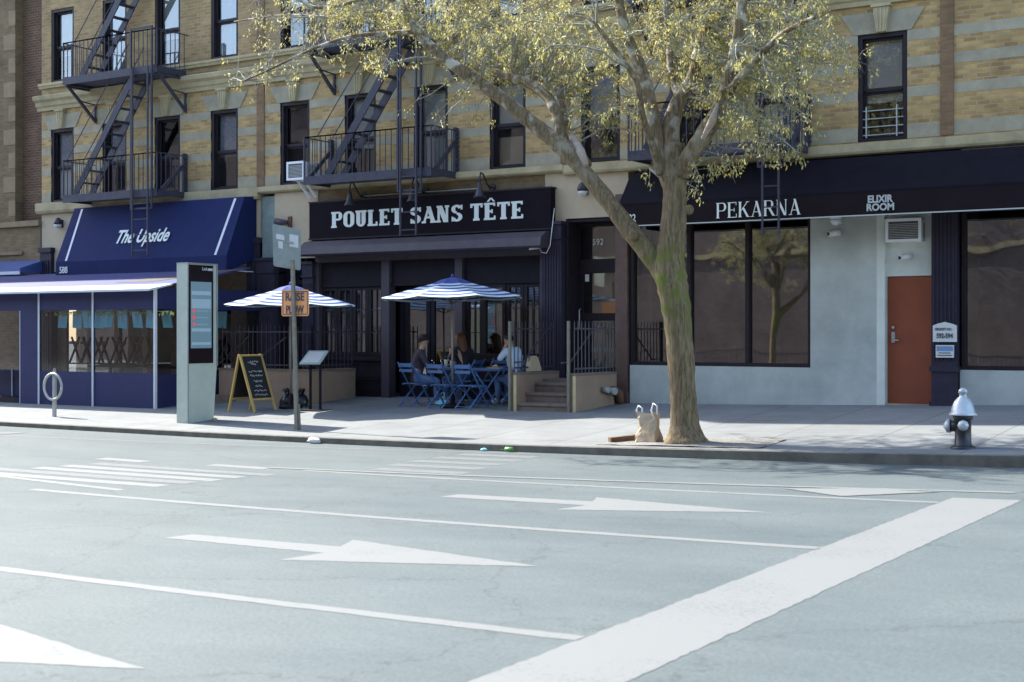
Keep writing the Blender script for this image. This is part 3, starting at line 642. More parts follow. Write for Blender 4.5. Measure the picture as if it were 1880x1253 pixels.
# red door recess
mb = MB(); mb.box(-7.47, -7.33, FY+.0, FY+.30, .35, 4.6) ; mb.box(-7.33, -6.50, FY+.12, FY+.30, 2.74, 4.6)
build('white_wall', mb, M['stucco_white'], b3)
zs = g_side(-6.9, FY)
d = build('door', MB().box(-7.32, -6.50, FY+.15, FY+.20, zs, 2.73), M['red'], b3)
d['label'] = 'plain rust red steel door'
build('handle', MB().box(-7.25, -7.19, FY+.12, FY+.15, 1.60, 1.78).tube([(-7.22, FY+.13, 1.64), (-7.22, FY+.09, 1.64), (-7.12, FY+.09, 1.64)], .012).lathe([(.025, -.02), (.025, .0)], (-7.22, FY+.13, 1.86), 12, 'y'), M['metal'], d)
build('threshold', MB().box(-7.33, -6.50, FY+.02, FY+.25, zs-.05, zs+.015), M['stone'], b3)
mb = MB()
mb.box(-6.50, -6.08, FY-.12, FY+.2, .3, 4.3); mb.box(-6.53, -6.05, FY-.15, FY+.2, 1.12, 1.2); mb.box(-6.53, -6.05, FY-.15, FY+.2, .3, .62)
for i in range(6): mb.box(-6.47+i*.065, -6.445+i*.065, FY-.138, FY-.12, 1.3, 4.2)
build('pilaster', mb, M['pilaster'], b3)
mb = ring(MB(), -6.04, 1.2, 1.15, 3.85, FY+.03, FY+.16, .06, .07)
for x in (-3.6, -1.2): mb.box(x-.035, x+.035, FY+.02, FY+.14, 1.22, 3.79)
sw = build('shop_window', mb, M['frame'], b4)
build('pane', MB().quad((-6.0, FY+.11, 1.2), (1.15, FY+.11, 1.2), (1.15, FY+.11, 3.8), (-6.0, FY+.11, 3.8)), M['glassdark'], sw)
build('wall_above_window', MB().box(-6.04, 1.3, FY, FY+.3, 3.86, 4.83), M['stucco_grey'], b4)
# shop interiors
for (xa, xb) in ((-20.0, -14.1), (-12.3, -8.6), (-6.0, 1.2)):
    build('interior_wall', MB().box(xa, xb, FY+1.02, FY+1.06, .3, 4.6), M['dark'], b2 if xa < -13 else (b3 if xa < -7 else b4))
# ---- old brown brick building on the left, with its set-back side wall
b0 = thing('brick_building', 'old dark brown brick building with pale quoins, leftmost in the terrace', 'building', (-36, FY, 0))
build('wall', MB().box(-62, -30.25, FY, FY+12, 4.64, 16.9), M['oldbrick'], b0)
build('side_wall', MB().box(-30.249, -29.36, FY+.25, FY+12, 4.55, 16.9), M['redbrick'], b0)
build('side_window', MB().box(-29.36, -29.22, FY+.8, FY+.9, 5.2, 7.0).box(-29.36, -29.22, FY+.8, FY+.9, 7.9, 9.9), M['dark'], b0)
build('lower_wall', MB().box(-62, -29.22, FY-.02, FY+.4, 0, 4.55), M['oldbrick'], b0)
mb = MB(); 
for z in (4.5,): mb.box(-62, -29.21, FY-.1, FY+.3, z, z+.14)
mb.box(-31.3, -29.9, FY-.07, FY-.02, 3.78, 3.86)
for i in range(9): mb.box(-30.7 if i % 2 else -30.5, -30.23, FY-.012, FY, 4.8+i*.62, 5.2+i*.62)
build('stone_trim', mb, mat('brown_quoin_stone', (.25, .175, .10), .9, .2, 3), b0)
# ---- brick building across the street, seen only mirrored in the shop windows
op = thing('brick_building', 'red brick building across the street, seen mirrored in the shop windows', 'building', (-10, -6.2, 0))
hol = [(-150+i*3.1, -150+i*3.1+1.3, z, z+1.7) for i in range(58) for z in (6.2, 9.6)]
build('wall', MB().wall(-150, 30, 0, 13.2, -6.2, hol, -.25), M['oppbrick'], op)
build('window_glass', MB().quad((-150, -6.4, 0), (30, -6.4, 0), (30, -6.4, 13), (-150, -6.4, 13)), M['dark'], op)
build('string_course', MB().box(-150, 30, -6.22, -6.1, 4.9, 5.1).box(-150, 30, -6.3, -6.0, 13.2, 13.5), M['stone2'], op)
fn = thing('iron_railing', 'low black railing across the street, mirrored in the shop windows', 'railing', (-10, -3.5, 0))
mb = MB(); mb.box(-40, 15, -3.52, -3.48, .95, .99); mb.box(-40, 15, -3.52, -3.48, .25, .29)
build('rails', mb, M['ironfence'], fn)
mb = MB()
for i in range(360): mb.box(-40+i*.15, -39.98+i*.15, -3.51, -3.49, .12, 1.05)
o = build('bars', mb, M['ironfence'], fn); o['kind'] = 'stuff'
# ============================================================ FIRE ESCAPES
def fire_escape(label, x0, x1, sb, st, gx0, gx1, lad_bottom, ends=()):
    YF, YB = FY-.98, FY-.06
    t = thing('fire_escape', label, 'fire escape', ((x0+x1)/2, FY, 5), 'black iron fire escapes')
    for zp in (5.0, 7.86):
        mb = MB()
        mb.box(x0, x1, YF, YF+.04, zp-.09, zp+.09); mb.box(x0, x0+.04, YF+.04, YB, zp-.07, zp+.07); mb.box(x1-.04, x1, YF+.04, YB, zp-.07, zp+.07); mb.box(x0+.04, x1-.04, YB-.03, YB, zp-.05, zp+.03)
        y = YF+.06
        while y < YB-.04: mb.box(x0+.04, x1-.04, y, y+.028, zp-.02, zp+.005); y += .062
        p = build('platform', mb, M['iron'], t)
        mb = MB(); zt = zp+.92
        for z in (zt, zp+.72 if 0 else zt):
            mb.box(x0, x1, YF, YF+.018, z-.012, z+.012)
        mb.box(x0, x0+.018, YF+.018, FY, zt-.012, zt+.012); mb.box(x1-.018, x1, YF+.018, FY, zt-.012, zt+.012)
        x = x0+.02
        while x < x1-.02: mb.box(x-.007, x+.007, YF+.002, YF+.016, zp+.09, zt-.012); x += .145
        for xe in (x0+.009, x1-.009):
            y = YF+.14
            while y < FY-.05: mb.box(xe-.007, xe+.007, y-.007, y+.007, zp+.07, zt-.012); y += .145
        for xe in (x0, x1-.03): mb.box(xe, xe+.03, YF-.001, YF+.029, zp, zt+.02)
        build('railing', mb, M['iron'], t)
        for xe in ((x0+.06, x1-.06) if zp > 6 else ()):
            mb = MB(); mb.bar((xe, YF+.1, zp-.10), (xe, FY-.02, zp-.86), .06, .06); mb.bar((xe, FY-.03, zp-.08), (xe, FY-.03, zp-.90), .05, .05); mb.bar((xe, YF+.05, zp-.115), (xe, FY, zp-.115), .05, .05)
            mb.bar((xe, FY-.03, zp-.45), (xe, YF+.52, zp-.42), .025, .025)
            build('bracket', mb, M['iron'], t)
    def stair(xb, zb, xt, zt, y0, n=10):
        mb = MB(); mb.bar((xb, y0, zb), (xt, y0, zt), .03, .17, (0, 0, 1)); mb.bar((xb, y0+.48, zb), (xt, y0+.48, zt), .03, .17, (0, 0, 1))
        for i in range(1, n):
            q = i/n; x = xb+(xt-xb)*q; z = zb+(zt-zb)*q; mb.box(x-.09, x+.09, y0+.015, y0+.465, z-.012, z+.012)
        # thin hand rails
        for yy in (y0, y0+.48):
            mb.bar((xb-.28, yy, zb+.85), (xt-.28, yy, zt+.62), .016)
            mb.bar((xb-.28, yy, zb+.85), (xb+.06, yy, zb+.85-.02), .016)
        build('stair', mb, M['iron'], t)
    stair(sb, 5.1, st, 7.92, YF+.10)
    stair(sb-.1, 7.95, st-.1, 10.75, YF+.36)
    mb = MB()
    for gx in (gx0, gx1): mb.box(gx-.018, gx+.018, YF-.06, YF-.02, 4.62, 8.85)
    mb.box(gx0+.018, gx1-.018, YF-.058, YF-.03, 4.62, 4.66); mb.box(gx0+.018, gx1-.018, YF-.058, YF-.03, 8.8, 8.85)
    build('ladder_guide', mb, M['iron'], t)
    mb = MB(); a, b = gx0+.09, gx1-.09
    for gx in (a, b): mb.box(gx-.016, gx+.016, YF-.10, YF-.064, lad_bottom, 7.9)
    z = lad_bottom+.12
    while z < 5.0: mb.box(a+.016, b-.016, YF-.092, YF-.072, z-.011, z+.011); z += .36
    build('drop_ladder', mb, M['iron'], t)
    for e_ in ends:            # scrolled end post at the wall with a diagonal brace
        xe = x1-.02 if e_ else x0+.02
        mb = MB(); mb.box(xe-.03, xe+.03, FY-.16, FY-.03, 5.02, 5.98); mb.bar((xe, YF+.15, 5.06), (xe, FY-.10, 5.72), .035, .09)
        for i in range(9): mb.box(xe+.03, xe+.06, FY-.14, FY-.05, 5.12+i*.09, 5.16+i*.09)
        build('end_brace', mb, M['iron'], t)
    return t
YF = FY-.98
fire_escape('black iron fire escape over the blue awning, clear of the tree', FX(115, YF), FX(288, YF), FX(148, 22.8), FX(262, 22.8), FX(243, YF), FX(281, YF), 3.55, (1,))
fire_escape('black iron fire escape over the black sign board, its ladder hanging across the lettering', FX(557, YF), FX(792, YF), FX(612, 22.8), FX(757, 22.8), FX(733, YF), FX(775, YF), 3.72, (0, 1))
fire_escape('black iron fire escape half hidden behind the tree crown over the long black awning', FX(1152, YF), FX(1451, YF), FX(1195, 22.8), FX(1345, 22.8), FX(1394, YF), FX(1442, YF), 3.45, (1,))

# ============================================================ AWNINGS, SIGN BOARD, LAMPS
a = thing('awning', 'large sloping navy canvas awning with white side stripes over the dining shed', 'awning', (-24.65, FY, 3))
ax0, ax1 = -27.48, -21.80
build('canopy', MB().prism_x([(FY-.01, 4.86), (23.1, 4.83), (22.53, 3.48), (22.53, 3.14), (22.55, 3.14), (FY-.01, 3.42)], ax0, ax1), M['navy'], a)
sl_ = math.atan2(.57, 1.35)
def on_slope(x, z, d=.006): 
    q = (4.83-z)/1.35; return (x, 23.1-.57*q-d, z)
mb = MB()
for (pa, pb) in ((152, 122), (433, 396)):
    xa, xb = FX(pa, 23.1), FX(pb, 22.55)
    A, B_ = on_slope(xa, 4.80), on_slope(xb, 3.50)
    mb.quad((B_[0]-.035, B_[1], B_[2]), (B_[0]+.035, B_[1], B_[2]), (A[0]+.035, A[1], A[2]), (A[0]-.035, A[1], A[2]))
build('stripe', mb, M['whitetrim'], a)
build('trim', MB().box(ax0, ax1+.005, 22.517, 22.528, 3.125, 3.15).box(ax1+.002, ax1+.012, 22.53, FY-.02, 3.13, 3.155), M['whitetrim'], a)
xm = (FX(219, 22.8)+FX(316, 22.8))/2
lt = text_mb('The Upside', .42, xm, 22.64, 3.77, width=FX(316, 22.8)-FX(219, 22.8)-.02, height=.46, shear=.26, tilt=-sl_, bold=.008)
lt.v = [(v[0], v[1]-.012, v[2]) for v in lt.v]
build('lettering', lt, M['lett'], a)
build('house_number', text_mb('588', .2, FX(115.5, 22.5), 22.52, 3.20, height=.16, bold=.002), M['lett'], a)
# long black awning on the right
a = thing('awning', 'long black canvas awning with a charcoal valance over the grey shop front', 'awning', (-6, FY, 3.7))
px0, px1 = -12.02, 1.2
build('canopy', MB().prism_x([(FY-.13, 4.80), (FY-.5, 4.62), (22.62, 4.14), (22.62, 4.09), (FY-.02, 4.09)], px0, px1), M['awnblack'], a)
build('valance', MB().box(px0, px1, 22.60, 22.63, 3.74, 4.10).box(px0, px0+.02, 22.63, FY, 3.74, 4.09), M['awnval'], a)
build('trim', MB().box(px0, px1, 22.585, 22.598, 3.715, 3.735), M['lettgrey'], a)
# ---- stroke lettering (slab and roman capitals)
def glyph(ch, wt, th, serif, sh):
    """returns quads/polys in a unit box; wt = heavy stroke, th = light stroke"""
    P = []; w = .62
    def rect(x0, y0, x1, y1): P.append([(x0,y0),(x1,y0),(x1,y1),(x0,y1)])
    def diag(x0, y0, x1, y1, t): P.append([(x0-t/2,y0),(x0+t/2,y0),(x1+t/2,y1),(x1-t/2,y1)])
    def foot(xc, y, half): rect(xc-half, y, xc+half, y+sh) if y < .5 else rect(xc-half, y-sh, xc+half, y)
    def arc(cx, cy, rx, ry, a0, a1, t0, t1, n=12):
        for i in range(n):
            q0 = R(a0+(a1-a0)*i/n); q1 = R(a0+(a1-a0)*(i+1)/n)
            def tk(q): return t1+(t0-t1)*abs(math.cos(q))
            P.append([(cx+rx*math.cos(q0), cy+ry*math.sin(q0)), (cx+rx*math.cos(q1), cy+ry*math.sin(q1)), (cx+(rx-tk(q1))*math.cos(q1), cy+(ry-tk(q1))*math.sin(q1)), (cx+(rx-tk(q0))*math.cos(q0), cy+(ry-tk(q0))*math.sin(q0))])
    s = serif; L0 = s
    if ch == 'P':
        rect(L0, 0, L0+wt, 1); foot(L0+wt/2, 0, wt/2+s); foot(L0+wt/2, 1, wt/2+s); rect(L0+wt, 1-th, .42, 1); rect(L0+wt, .45, .42, .45+th); arc(.42, .725, .22, .275, -90, 90, wt, th); w = .64
    elif ch == 'E':
        rect(L0, 0, L0+wt, 1); foot(L0+wt/2, 0, wt/2+s); foot(L0+wt/2, 1, wt/2+s); rect(L0+wt, 1-th, .56, 1); rect(L0+wt, 0, .58, th); rect(L0+wt, .5-th/2, .44, .5+th/2); rect(.56-th*.7, .80, .56, 1-th); rect(.58-th*.7, th, .58, .24); rect(.44-th*.6, .38, .44, .62); w = .60
    elif ch == 'Ê':
        P, w = glyph('E', wt, th, serif, sh); P = list(P); P.append([(.14, 1.06), (.24, 1.06), (.36, 1.22), (.30, 1.28)]); P.append([(.36, 1.22), (.46, 1.06), (.56, 1.06), (.40, 1.28)]); P.append([(.30, 1.28), (.36, 1.2), (.40, 1.28)])
    elif ch == 'L':
        rect(L0, 0, L0+wt, 1); foot(L0+wt/2, 0, wt/2+s); foot(L0+wt/2, 1, wt/2+s); rect(L0+wt, 0, .55, th); rect(.55-th*.8, th, .55, .26); w = .57
    elif ch == 'T':
        rect(.31-wt/2, 0, .31+wt/2, 1); foot(.31, 0, wt/2+s); rect(.0, 1-th, .62, 1); rect(0, .76, th*.8, 1-th); rect(.62-th*.8, .76, .62, 1-th); w = .62
    elif ch == 'U':
        rect(L0, .3, L0+wt, 1); rect(.62-L0-wt, .3, .62-L0, 1); foot(L0+wt/2, 1, wt/2+s); foot(.62-L0-wt/2, 1, wt/2+s); arc(.31, .3, .31-L0, .3, 180, 360, wt, th); w = .62
    elif ch == 'O':
        arc(.31, .70, .31, .30, 0, 180, wt, th); arc(.31, .30, .31, .30, 180, 360, wt, th); rect(0, .30, wt, .70); rect(.62-wt, .30, .62, .70); w = .62
    elif ch == 'S':
        arc(.29, .74, .28, .26, 20, 270, wt*.9, th); arc(.29, .27, .29, .27, -160, 90, wt*.9, th); rect(.50, .70, .50+th*.7, .98); rect(.03, .02, .03+th*.7, .30); w = .58
    elif ch == 'A':
        diag(.10, 0, .36, 1, th*.9 if wt-th > .04 else wt*.8); diag(.60, 0, .34, 1, wt); rect(.18, .28, .52, .28+th); foot(.09, 0, .06+s); foot(.60, 0, wt/2+s); w = .70
    elif ch == 'N':
        rect(L0, 0, L0+th if wt-th > .04 else L0+wt*.8, 1); rect(.60-(th if wt-th > .04 else wt*.8), 0, .60, 1); diag(L0+wt/2, 1, .60-wt/2, 0, wt*1.15); foot(L0+th/2, 0, th/2+s); foot(.60-th/2, 1, th/2+s); foot(L0+.02, 1, s+.02); w = .64+s
    elif ch == 'K':
        rect(L0, 0, L0+wt, 1); foot(L0+wt/2, 0, wt/2+s); foot(L0+wt/2, 1, wt/2+s); diag(L0+wt, .42, .58, 1, th*1.1); diag(.60, 0, .30, .60, wt*1.1); foot(.58, 1, .05+s); foot(.62, 0, .05+s); w = .70
    elif ch == 'R':
        rect(L0, 0, L0+wt, 1); foot(L0+wt/2, 0, wt/2+s); foot(L0+wt/2, 1, wt/2+s); rect(L0+wt, 1-th, .40, 1); rect(L0+wt, .48, .40, .48+th); arc(.40, .74, .20, .26, -90, 90, wt, th); diag(.62, 0, .36, .50, wt*1.1); foot(.64, 0, .04+s); w = .70
    return P, w
def stroke_text(txt, x0, x1, z, h, y, wt, th, serif, sh, gap=.08, space=.34):
    ox = 0; polys = []
    for ch in txt:
        if ch == ' ': ox += space; continue
        P, w = glyph(ch, wt, th, serif, sh); polys += [[(px+ox, py) for px, py in p] for p in P]; ox += w+gap
    k = (x1-x0)/(ox-gap); mb = MB()
    for i, p in enumerate(polys):
        pts = [(x0+px*k, z+py*h) for px, py in p]
        d = .008+.0002*(i % 7)
        mb.prism_y(pts, y-d, y)
    return mb
build('lettering', stroke_text('PEKARNA', -10.06, -8.50, 3.79, .27, 22.595, .125, .045, .045, .035, .09), M['lett'], a)
for i, (tx, z, wd) in enumerate((('ELIXIR', 3.925, .42), ('ROOM', 3.79, .46))):
    build('lettering', text_mb(tx, .16, -7.12, 22.595, z, width=wd, height=.125, bold=.006), M['lettgrey'], a)
build('house_number', text_mb('592', .16, -11.77, 22.595, 3.80, height=.14, bold=.001), M['lett'], a)
# black restaurant sign board
s = thing('sign_board', 'long black restaurant sign board with white slab lettering', 'sign', (-17, FY, 4.2))
build('board', MB().box(-20.05, -13.88, FY-.22, FY-.04, 3.82, 4.60), M['signblack'], s)
build('trim', MB().box(-20.07, -13.86, FY-.23, FY-.02, 4.60, 4.63).box(-20.07, -13.86, FY-.23, FY-.02, 3.79, 3.82), M['frame'], s)
build('lettering', stroke_text('POULET SANS TÊTE', -19.42, -14.50, 4.035, .345, FY-.222, .22, .12, .05, .12, .07, .34), M['lett'], s)
# strip pipe over the sign and three gooseneck lamps
c = thing('conduit', 'thin pale conduit running above the black sign board', 'pipe', (-16.5, FY, 4.7))
build('pipe', MB().tube([(FX(668), FY-.06, 4.70), (FX(885), FY-.06, 4.70)], .016), M['galv'], c)
for px, lab in ((664, 'black gooseneck lamp over the letters POULET, leftmost of the three'), (778, 'black gooseneck lamp beside the hanging ladder over SANS'), (900, 'black gooseneck lamp over the letters TÊTE, rightmost of the three')):
    x = FX(px, FY-.1); z = 4.72
    l = thing('gooseneck_lamp', lab, 'lamp', (x, FY, z), 'gooseneck lamps over the sign')
    build('wall_plate', MB().lathe([(.07, -.03), (.07, 0)], (x, FY-.01, z), 14, 'y'), M['lampshade'], l)
    pts = [(x, FY-.04, z), (x+.02, FY-.14, z-.04), (x+.03, FY-.28, z+.06), (x+.04, FY-.42, z+.22), (x+.05, FY-.52, z+.24), (x+.06, FY-.58, z+.12), (x+.06, FY-.58, z-.04)]
    build('arm', MB().tube(pts, .017), M['lampshade'], l)
    sh = MB().lathe([(.03, .10), (.045, .04), (.05, -.02), (.10, -.16), (.125, -.20), (.115, -.20), (.04, -.02), (.0, 0)], (x+.06, FY-.58, z-.06), 16)
    build('lamp_shade', sh, M['lampshade'], l)
# small wall lamps, cameras
def bulkhead(px, py, label, y=FY, m='lampshade', lens='signwhite', nm='wall_lamp', cat='lamp'):
    x, z = F(px, py, y); l = thing(nm, label, cat, (x, y, z))
    build('housing', MB().lathe([(.10, .0), (.11, .05), (.08, .13), (.03, .17)], (x, y-.11, z), 14), M[m], l)
    build('lens', MB().lathe([(.04, -.10), (.085, -.05), (.10, -.005), (.0, .0)], (x, y-.11, z), 14), M[lens], l); build('back_plate', MB().box(x-.07, x+.07, y-.03, y, z-.07, z+.12), M[m], l)
bulkhead(113, 413, 'dark wall lamp with a white lens left of the blue awning')
bulkhead(1075, 352, 'small white wall lamp on the beige pier between sign board and tree limb')
bulkhead(1538, 404, 'round white lamp under the black awning by the grey wall', lens='white', m='white')
def camera_dome(px, py, label, y=FY-.3, wire=False):
    x, z = F(px, py, y); l = thing('security_camera', label, 'camera', (x, y, z))
    build('housing', MB().tube([(x-.09, y-.12, z-.02), (x+.06, y+.02, z+.01)], [.055, .06], 12), M['whiteplastic'], l)
    build('lens', MB().tube([(x-.10, y-.135, z-.022), (x-.088, y-.118, z-.02)], [.03, .03], 10), M['blackglass'], l)
    build('mount', MB().tube([(x+.04, y+.01, z+.01), (x+.06, y+.10, z+.02), (x+.06, y+.28, z+.02)], .018), M['whiteplastic'], l)
    if wire: build('cable', MB().tube([(x+.05, y+.02, z), (x+.14, y-.02, z-.12), (x+.24, y, z-.14), (x+.30, y+.04, z+.02), (x+.33, y+.1, z+.5), (x+.33, y+.15, z+.75)], .009, 6), M['whiteplastic'], l)
camera_dome(564, 466, 'white camera at the left end of the dark canopy')
camera_dome(984, 453, 'white camera with a looping cable at the right end of the dark canopy', wire=True)
camera_dome(1535, 428, 'white bullet camera under the long black awning beside the grey wall', y=FY-.05)
camera_dome(1666, 472, 'small dark camera on a bracket above the red door', y=FY+.05)
# spotlight on the beige pier (behind the sign pole)
x, z = F(534, 408); l = thing('spot_lamp', 'rusty spot lamp on the beige wall above the grey sign panel', 'lamp', (x, FY, z))
build('mount', MB().box(x-.05, x+.05, FY-.05, FY-.01, z-.14, z+.12), M['rust'], l); build('lamp_head', MB().tube([(x, FY-.12, z-.02), (x-.3, FY-.16, z)], [.05, .09], 10), M['canopy'], l)
# air conditioners
def ac(x0, x1, z0, z1, y0, y1, label, legs=False):
    l = thing('air_conditioner', label, 'air conditioner', ((x0+x1)/2, y1, z0), 'window air conditioners')
    mb = MB(); mb.box(x0, x1, y0+.02, y1, z0, z1); build('case', mb, M['white'], l)
    mb = ring(MB(), x0-.01, x1+.01, z0-.01, z1+.01, y0-.01, y0+.02, .05); build('front_frame', mb, M['white'], l)
    mb = MB().box(x0+.04, x1-.04, y0+.005, y0+.019, z0+.04, z1-.04)
    build('grille_back', mb, M['ironfence'], l)
    mb = MB()
    for i in range(9): zz = z0+.06+i*(z1-z0-.12)/9; mb.box(x0+.05, x1-.05, y0-.002, y0+.006, zz, zz+.012)
    build('grille', mb, M['galv'], l)
    mb = MB()
    for i in range(7): mb.box(x1, x1+.004, y0+.12+i*.04, y0+.14+i*.04, z0+.06, z1-.06)
    build('side_louvre', mb, M['galv'], l)
    if legs:
        mb = MB()
        for xx in (x0+.16, x1-.14): mb.bar((xx, y0+.16, z0), (xx+.12, FY-.12, z0-.36), .035, .05)
        build('support_arm', mb, M['white'], l)
x0, z1 = F(527, 299, 22.95); x1, z0 = F(558, 329, 22.95)
ac(x0, x1, z0, z1, 22.95, 23.52, 'white window air conditioner on two sloping props, left of the middle fire escape', True)
ac(-7.27, -6.68, 3.32, 3.70, FY-.12, FY+.2, 'white air conditioner set in the wall above the red door')
# guard rails in the window right of the tree
w = thing('window_guard', 'pale metal guard bars in the lower half of the rightmost window', 'window guard', (-7.37, FY, 5.1))
mb = MB()
for i in range(4): mb.box(-7.74, -7.00, FY+.035, FY+.047, 5.18+i*.14, 5.195+i*.14)
for xx in (-7.66, -7.13): mb.box(xx-.012, xx+.012, FY+.022, FY+.034, 5.14, 5.68)
build('bars', mb, M['galv'], w)
# grilles of bars on two windows at upper left
# address plaques on the dark pilaster
l = thing('address_plaque', 'white arched number plaque beside the red door, upper of two', 'sign', (-6.28, FY-.14, 1.9))
x0, z0 = F(1713, 628, FY-.16); x1, z1 = F(1757, 598, FY-.16); xm = (x0+x1)/2
build('panel', MB().prism_y([(x0, z0), (x1, z0), (x1, z1), (xm+.12, z1+.03), (xm, z1+.06), (xm-.12, z1+.03), (x0, z1)], FY-.175, FY-.155), M['signwhite'], l)
build('lettering', text_mb('592-594', .1, xm, FY-.178, z0+.06, height=.085, width=.27, bold=.003), M['ink'], l)
build('lettering', text_mb('FIREDEPT NO.', .06, xm-.02, FY-.178, z0+.19, height=.045, width=.27), M['ink'], l)
l = thing('notice_plate', 'small white and blue notice below the number plaque', 'sign', (xm, FY-.16, 1.6))
zt = F(1735, 634, FY-.16)[1]; zb = F(1735, 657, FY-.16)[1]
build('panel', MB().box(xm-.15, xm+.15, FY-.17, FY-.155, zb, zt), M['signwhite'], l); build('blue_band', MB().box(xm-.135, xm+.135, FY-.174, FY-.171, zt-.10, zt-.02), M['signblue'], l)
mb = MB()
for i in range(2): mb.box(xm-.12+i*.02, xm+.12-i*.03, FY-.174, FY-.171, zb+.03+i*.04, zb+.045+i*.04)
build('print', mb, M['ink'], l)
# little striped awning at the far left
a = thing('awning', 'small glossy blue striped awning at the left edge on the brown building', 'awning', (-31, FY, 3))
xa = F(55, 480, 23.0)[0]
build('canopy', MB().prism_x([(FY-.02, 3.62), (22.7, 3.38), (22.7, 3.24), (FY-.02, 3.3)], xa-6, xa), M['slate'], a)
build('trim', MB().box(xa-6, xa, 22.68, 22.70, 3.22, 3.30), M['whitetrim'], a)
build('arm', MB().tube([(xa+.05, FY-.05, 3.1), (xa+.08, 22.9, 3.2), (xa, 22.72, 3.3)], .02), M['ironfence'], a)
build('shopfront', MB().box(-34, -29.7, FY-.08, FY-.03, 0, 3.0), M['navy'], a) if False else None

# ============================================================ DINING SHED
D = 20.2; sx1 = -21.56; sx0 = -30.0
d = thing('dining_shed', 'navy vinyl dining shed with clear windows and white edging on the sidewalk', 'shed', (-24.5, D, .2))
zb = lambda x, y=D: g_side(x, y)
pxs = [FX(37, D), FX(72, D), FX(171, D), sx1]
mb = MB()
mb.box(pxs[0], pxs[1], D, D+.04, -.1, 2.66)                                  # solid panel
mb.box(pxs[1], sx1, D, D+.03, -.1, .92); mb.box(pxs[1], sx1, D, D+.03, 2.25, 2.66)
mb.box(sx0, pxs[0], D, D+.03, 2.25, 2.66)
mb.box(sx0, pxs[0], D+.5, D+.53, -.1, .92)
mb.box(sx1-.03, sx1, D+.03, FY-.05, -.1, .90); mb.box(sx1-.03, sx1, D+.03, FY-.05, 2.25, 2.70)
build('panel', mb, M['navy2'], d)
mb = MB()
for x in pxs[1:3]: mb.box(x-.02, x+.02, D-.025, D, .1, 2.66)
mb.box(sx1-.02, sx1+.03, D-.03, D+.03, .1, 2.70); mb.box(sx1-.005, sx1+.02, FY-.12, FY-.08, 2.0, 3.12)
mb.box(pxs[0]-.02, pxs[0], D+.0, D+.04, .1, 2.25); mb.box(FX(23, D+.5)-.015, FX(23, D+.5)+.015, D+.48, D+.5, 0, .92)
build('post', mb, M['whitetrim'], d)
mb = MB()
for x in [pxs[1]+.5]: pass
V = MB()
for xa, xb in ((pxs[1], pxs[2]), (pxs[2], sx1)): V.quad((xa+.02, D+.012, .92), (xb-.02, D+.012, .92), (xb-.02, D+.012, 2.25), (xa+.02, D+.012, 2.25))
V.quad((sx0, D+.012, .92), (pxs[0], D+.012, .92), (pxs[0], D+.012, 2.25), (sx0, D+.012, 2.25))
V.quad((sx1-.015, D+.03, .90), (sx1-.015, FY-.1, .90), (sx1-.015, FY-.1, 2.25), (sx1-.015, D+.03, 2.25))
build('clear_window', V, M['vinyl'], d)
def roofz(y): return 2.665+(y-19.9)*.185
mb = MB(); mb.prism_x([(20.55, roofz(20.55)), (22.9, roofz(22.9)), (22.9, roofz(22.9)-.03), (20.55, roofz(20.55)-.03)], sx0, sx1+.12)
build('roof', mb, M['navyroof'], d)
build('sun_painted_eave', MB().prism_x([(19.9, roofz(19.9)), (20.548, roofz(20.548)), (20.548, roofz(20.548)-.03), (19.9, roofz(19.9)-.045)], sx0, sx1+.14), M['whitetrim'], d)  # sunlit front of the navy roof, its brightness put into a white colour
x0 = FX(250, 21.5); build('roof_patch', MB().add([(x0, 20.9, roofz(20.9)+.006), (x0+1.1, 20.9, roofz(20.9)+.006), (x0+2.4, 22.6, roofz(22.6)+.006), (x0+1.3, 22.6, roofz(22.6)+.006)], [(0, 1, 2, 3)]), M['canopy'], d)
build('floor', MB().box(sx0, sx1-.04, D+.04, FY-.1, .12, .30), M['black2'], d)
# bunting strung inside
b = thing('bunting', 'string of light blue paper flags hung inside the shed windows', 'bunting', (-23.4, D+.2, 2.2))
yb = D+.10; cord = [V3(px, 567+3*math.sin(px*.09), yb) for px in range(82, 322, 12)]
cord = [Vector((p.x, yb, 2.22+.02*math.sin(i*1.3))) for i, p in enumerate(cord)]
build('cord', MB().tube(cord, .008, 5), M['flaggold'], b)
for i, px in enumerate((116, 141, 158, 182, 201, 223.5, 249, 277, 303, 411)):
    y = yb if px < 290 else yb+.5
    x = FX(px, y) if px < 400 else sx1-.25; y = y if px < 400 else FX and 22.4
    sk = (.06, .02, -.05, .04, .10, .0, -.06, .03, -.07, .05)[i]; zt = 2.23
    mb = MB().add([(x-.13, y, zt), (x+.13, y+.02, zt), (x+.13-sk, y+.03, zt-.40+abs(sk)*.5), (x-.13-sk, y+.01, zt-.36)], [(0, 1, 2, 3)])
    mb.add([(v[0], v[1]+.004, v[2]) for v in mb.v[:4]], [(3, 2, 1, 0)])
    f = build('flag', mb, M['flag'], b)
    build('flag_print', MB().add([(x-.055-sk*.4, y-.003, zt-.09), (x+.05-sk*.4, y+.002, zt-.07), (x+.01-sk*.6, y, zt-.24), (x-.03-sk*.6, y-.003, zt-.2)], [(0, 1, 2, 3)]), M['whitetrim'], f)
mb = MB()
for i in range(60):
    px = random.uniform(84, 320); x = FX(px, yb); z = 2.22-random.random()*.07; mb.add([(x, yb-.02, z), (x+.05, yb-.01, z+.02), (x+.03, yb-.02, z-.06)], [(0, 1, 2)])
build('streamer', mb, M['flaggold'], b)
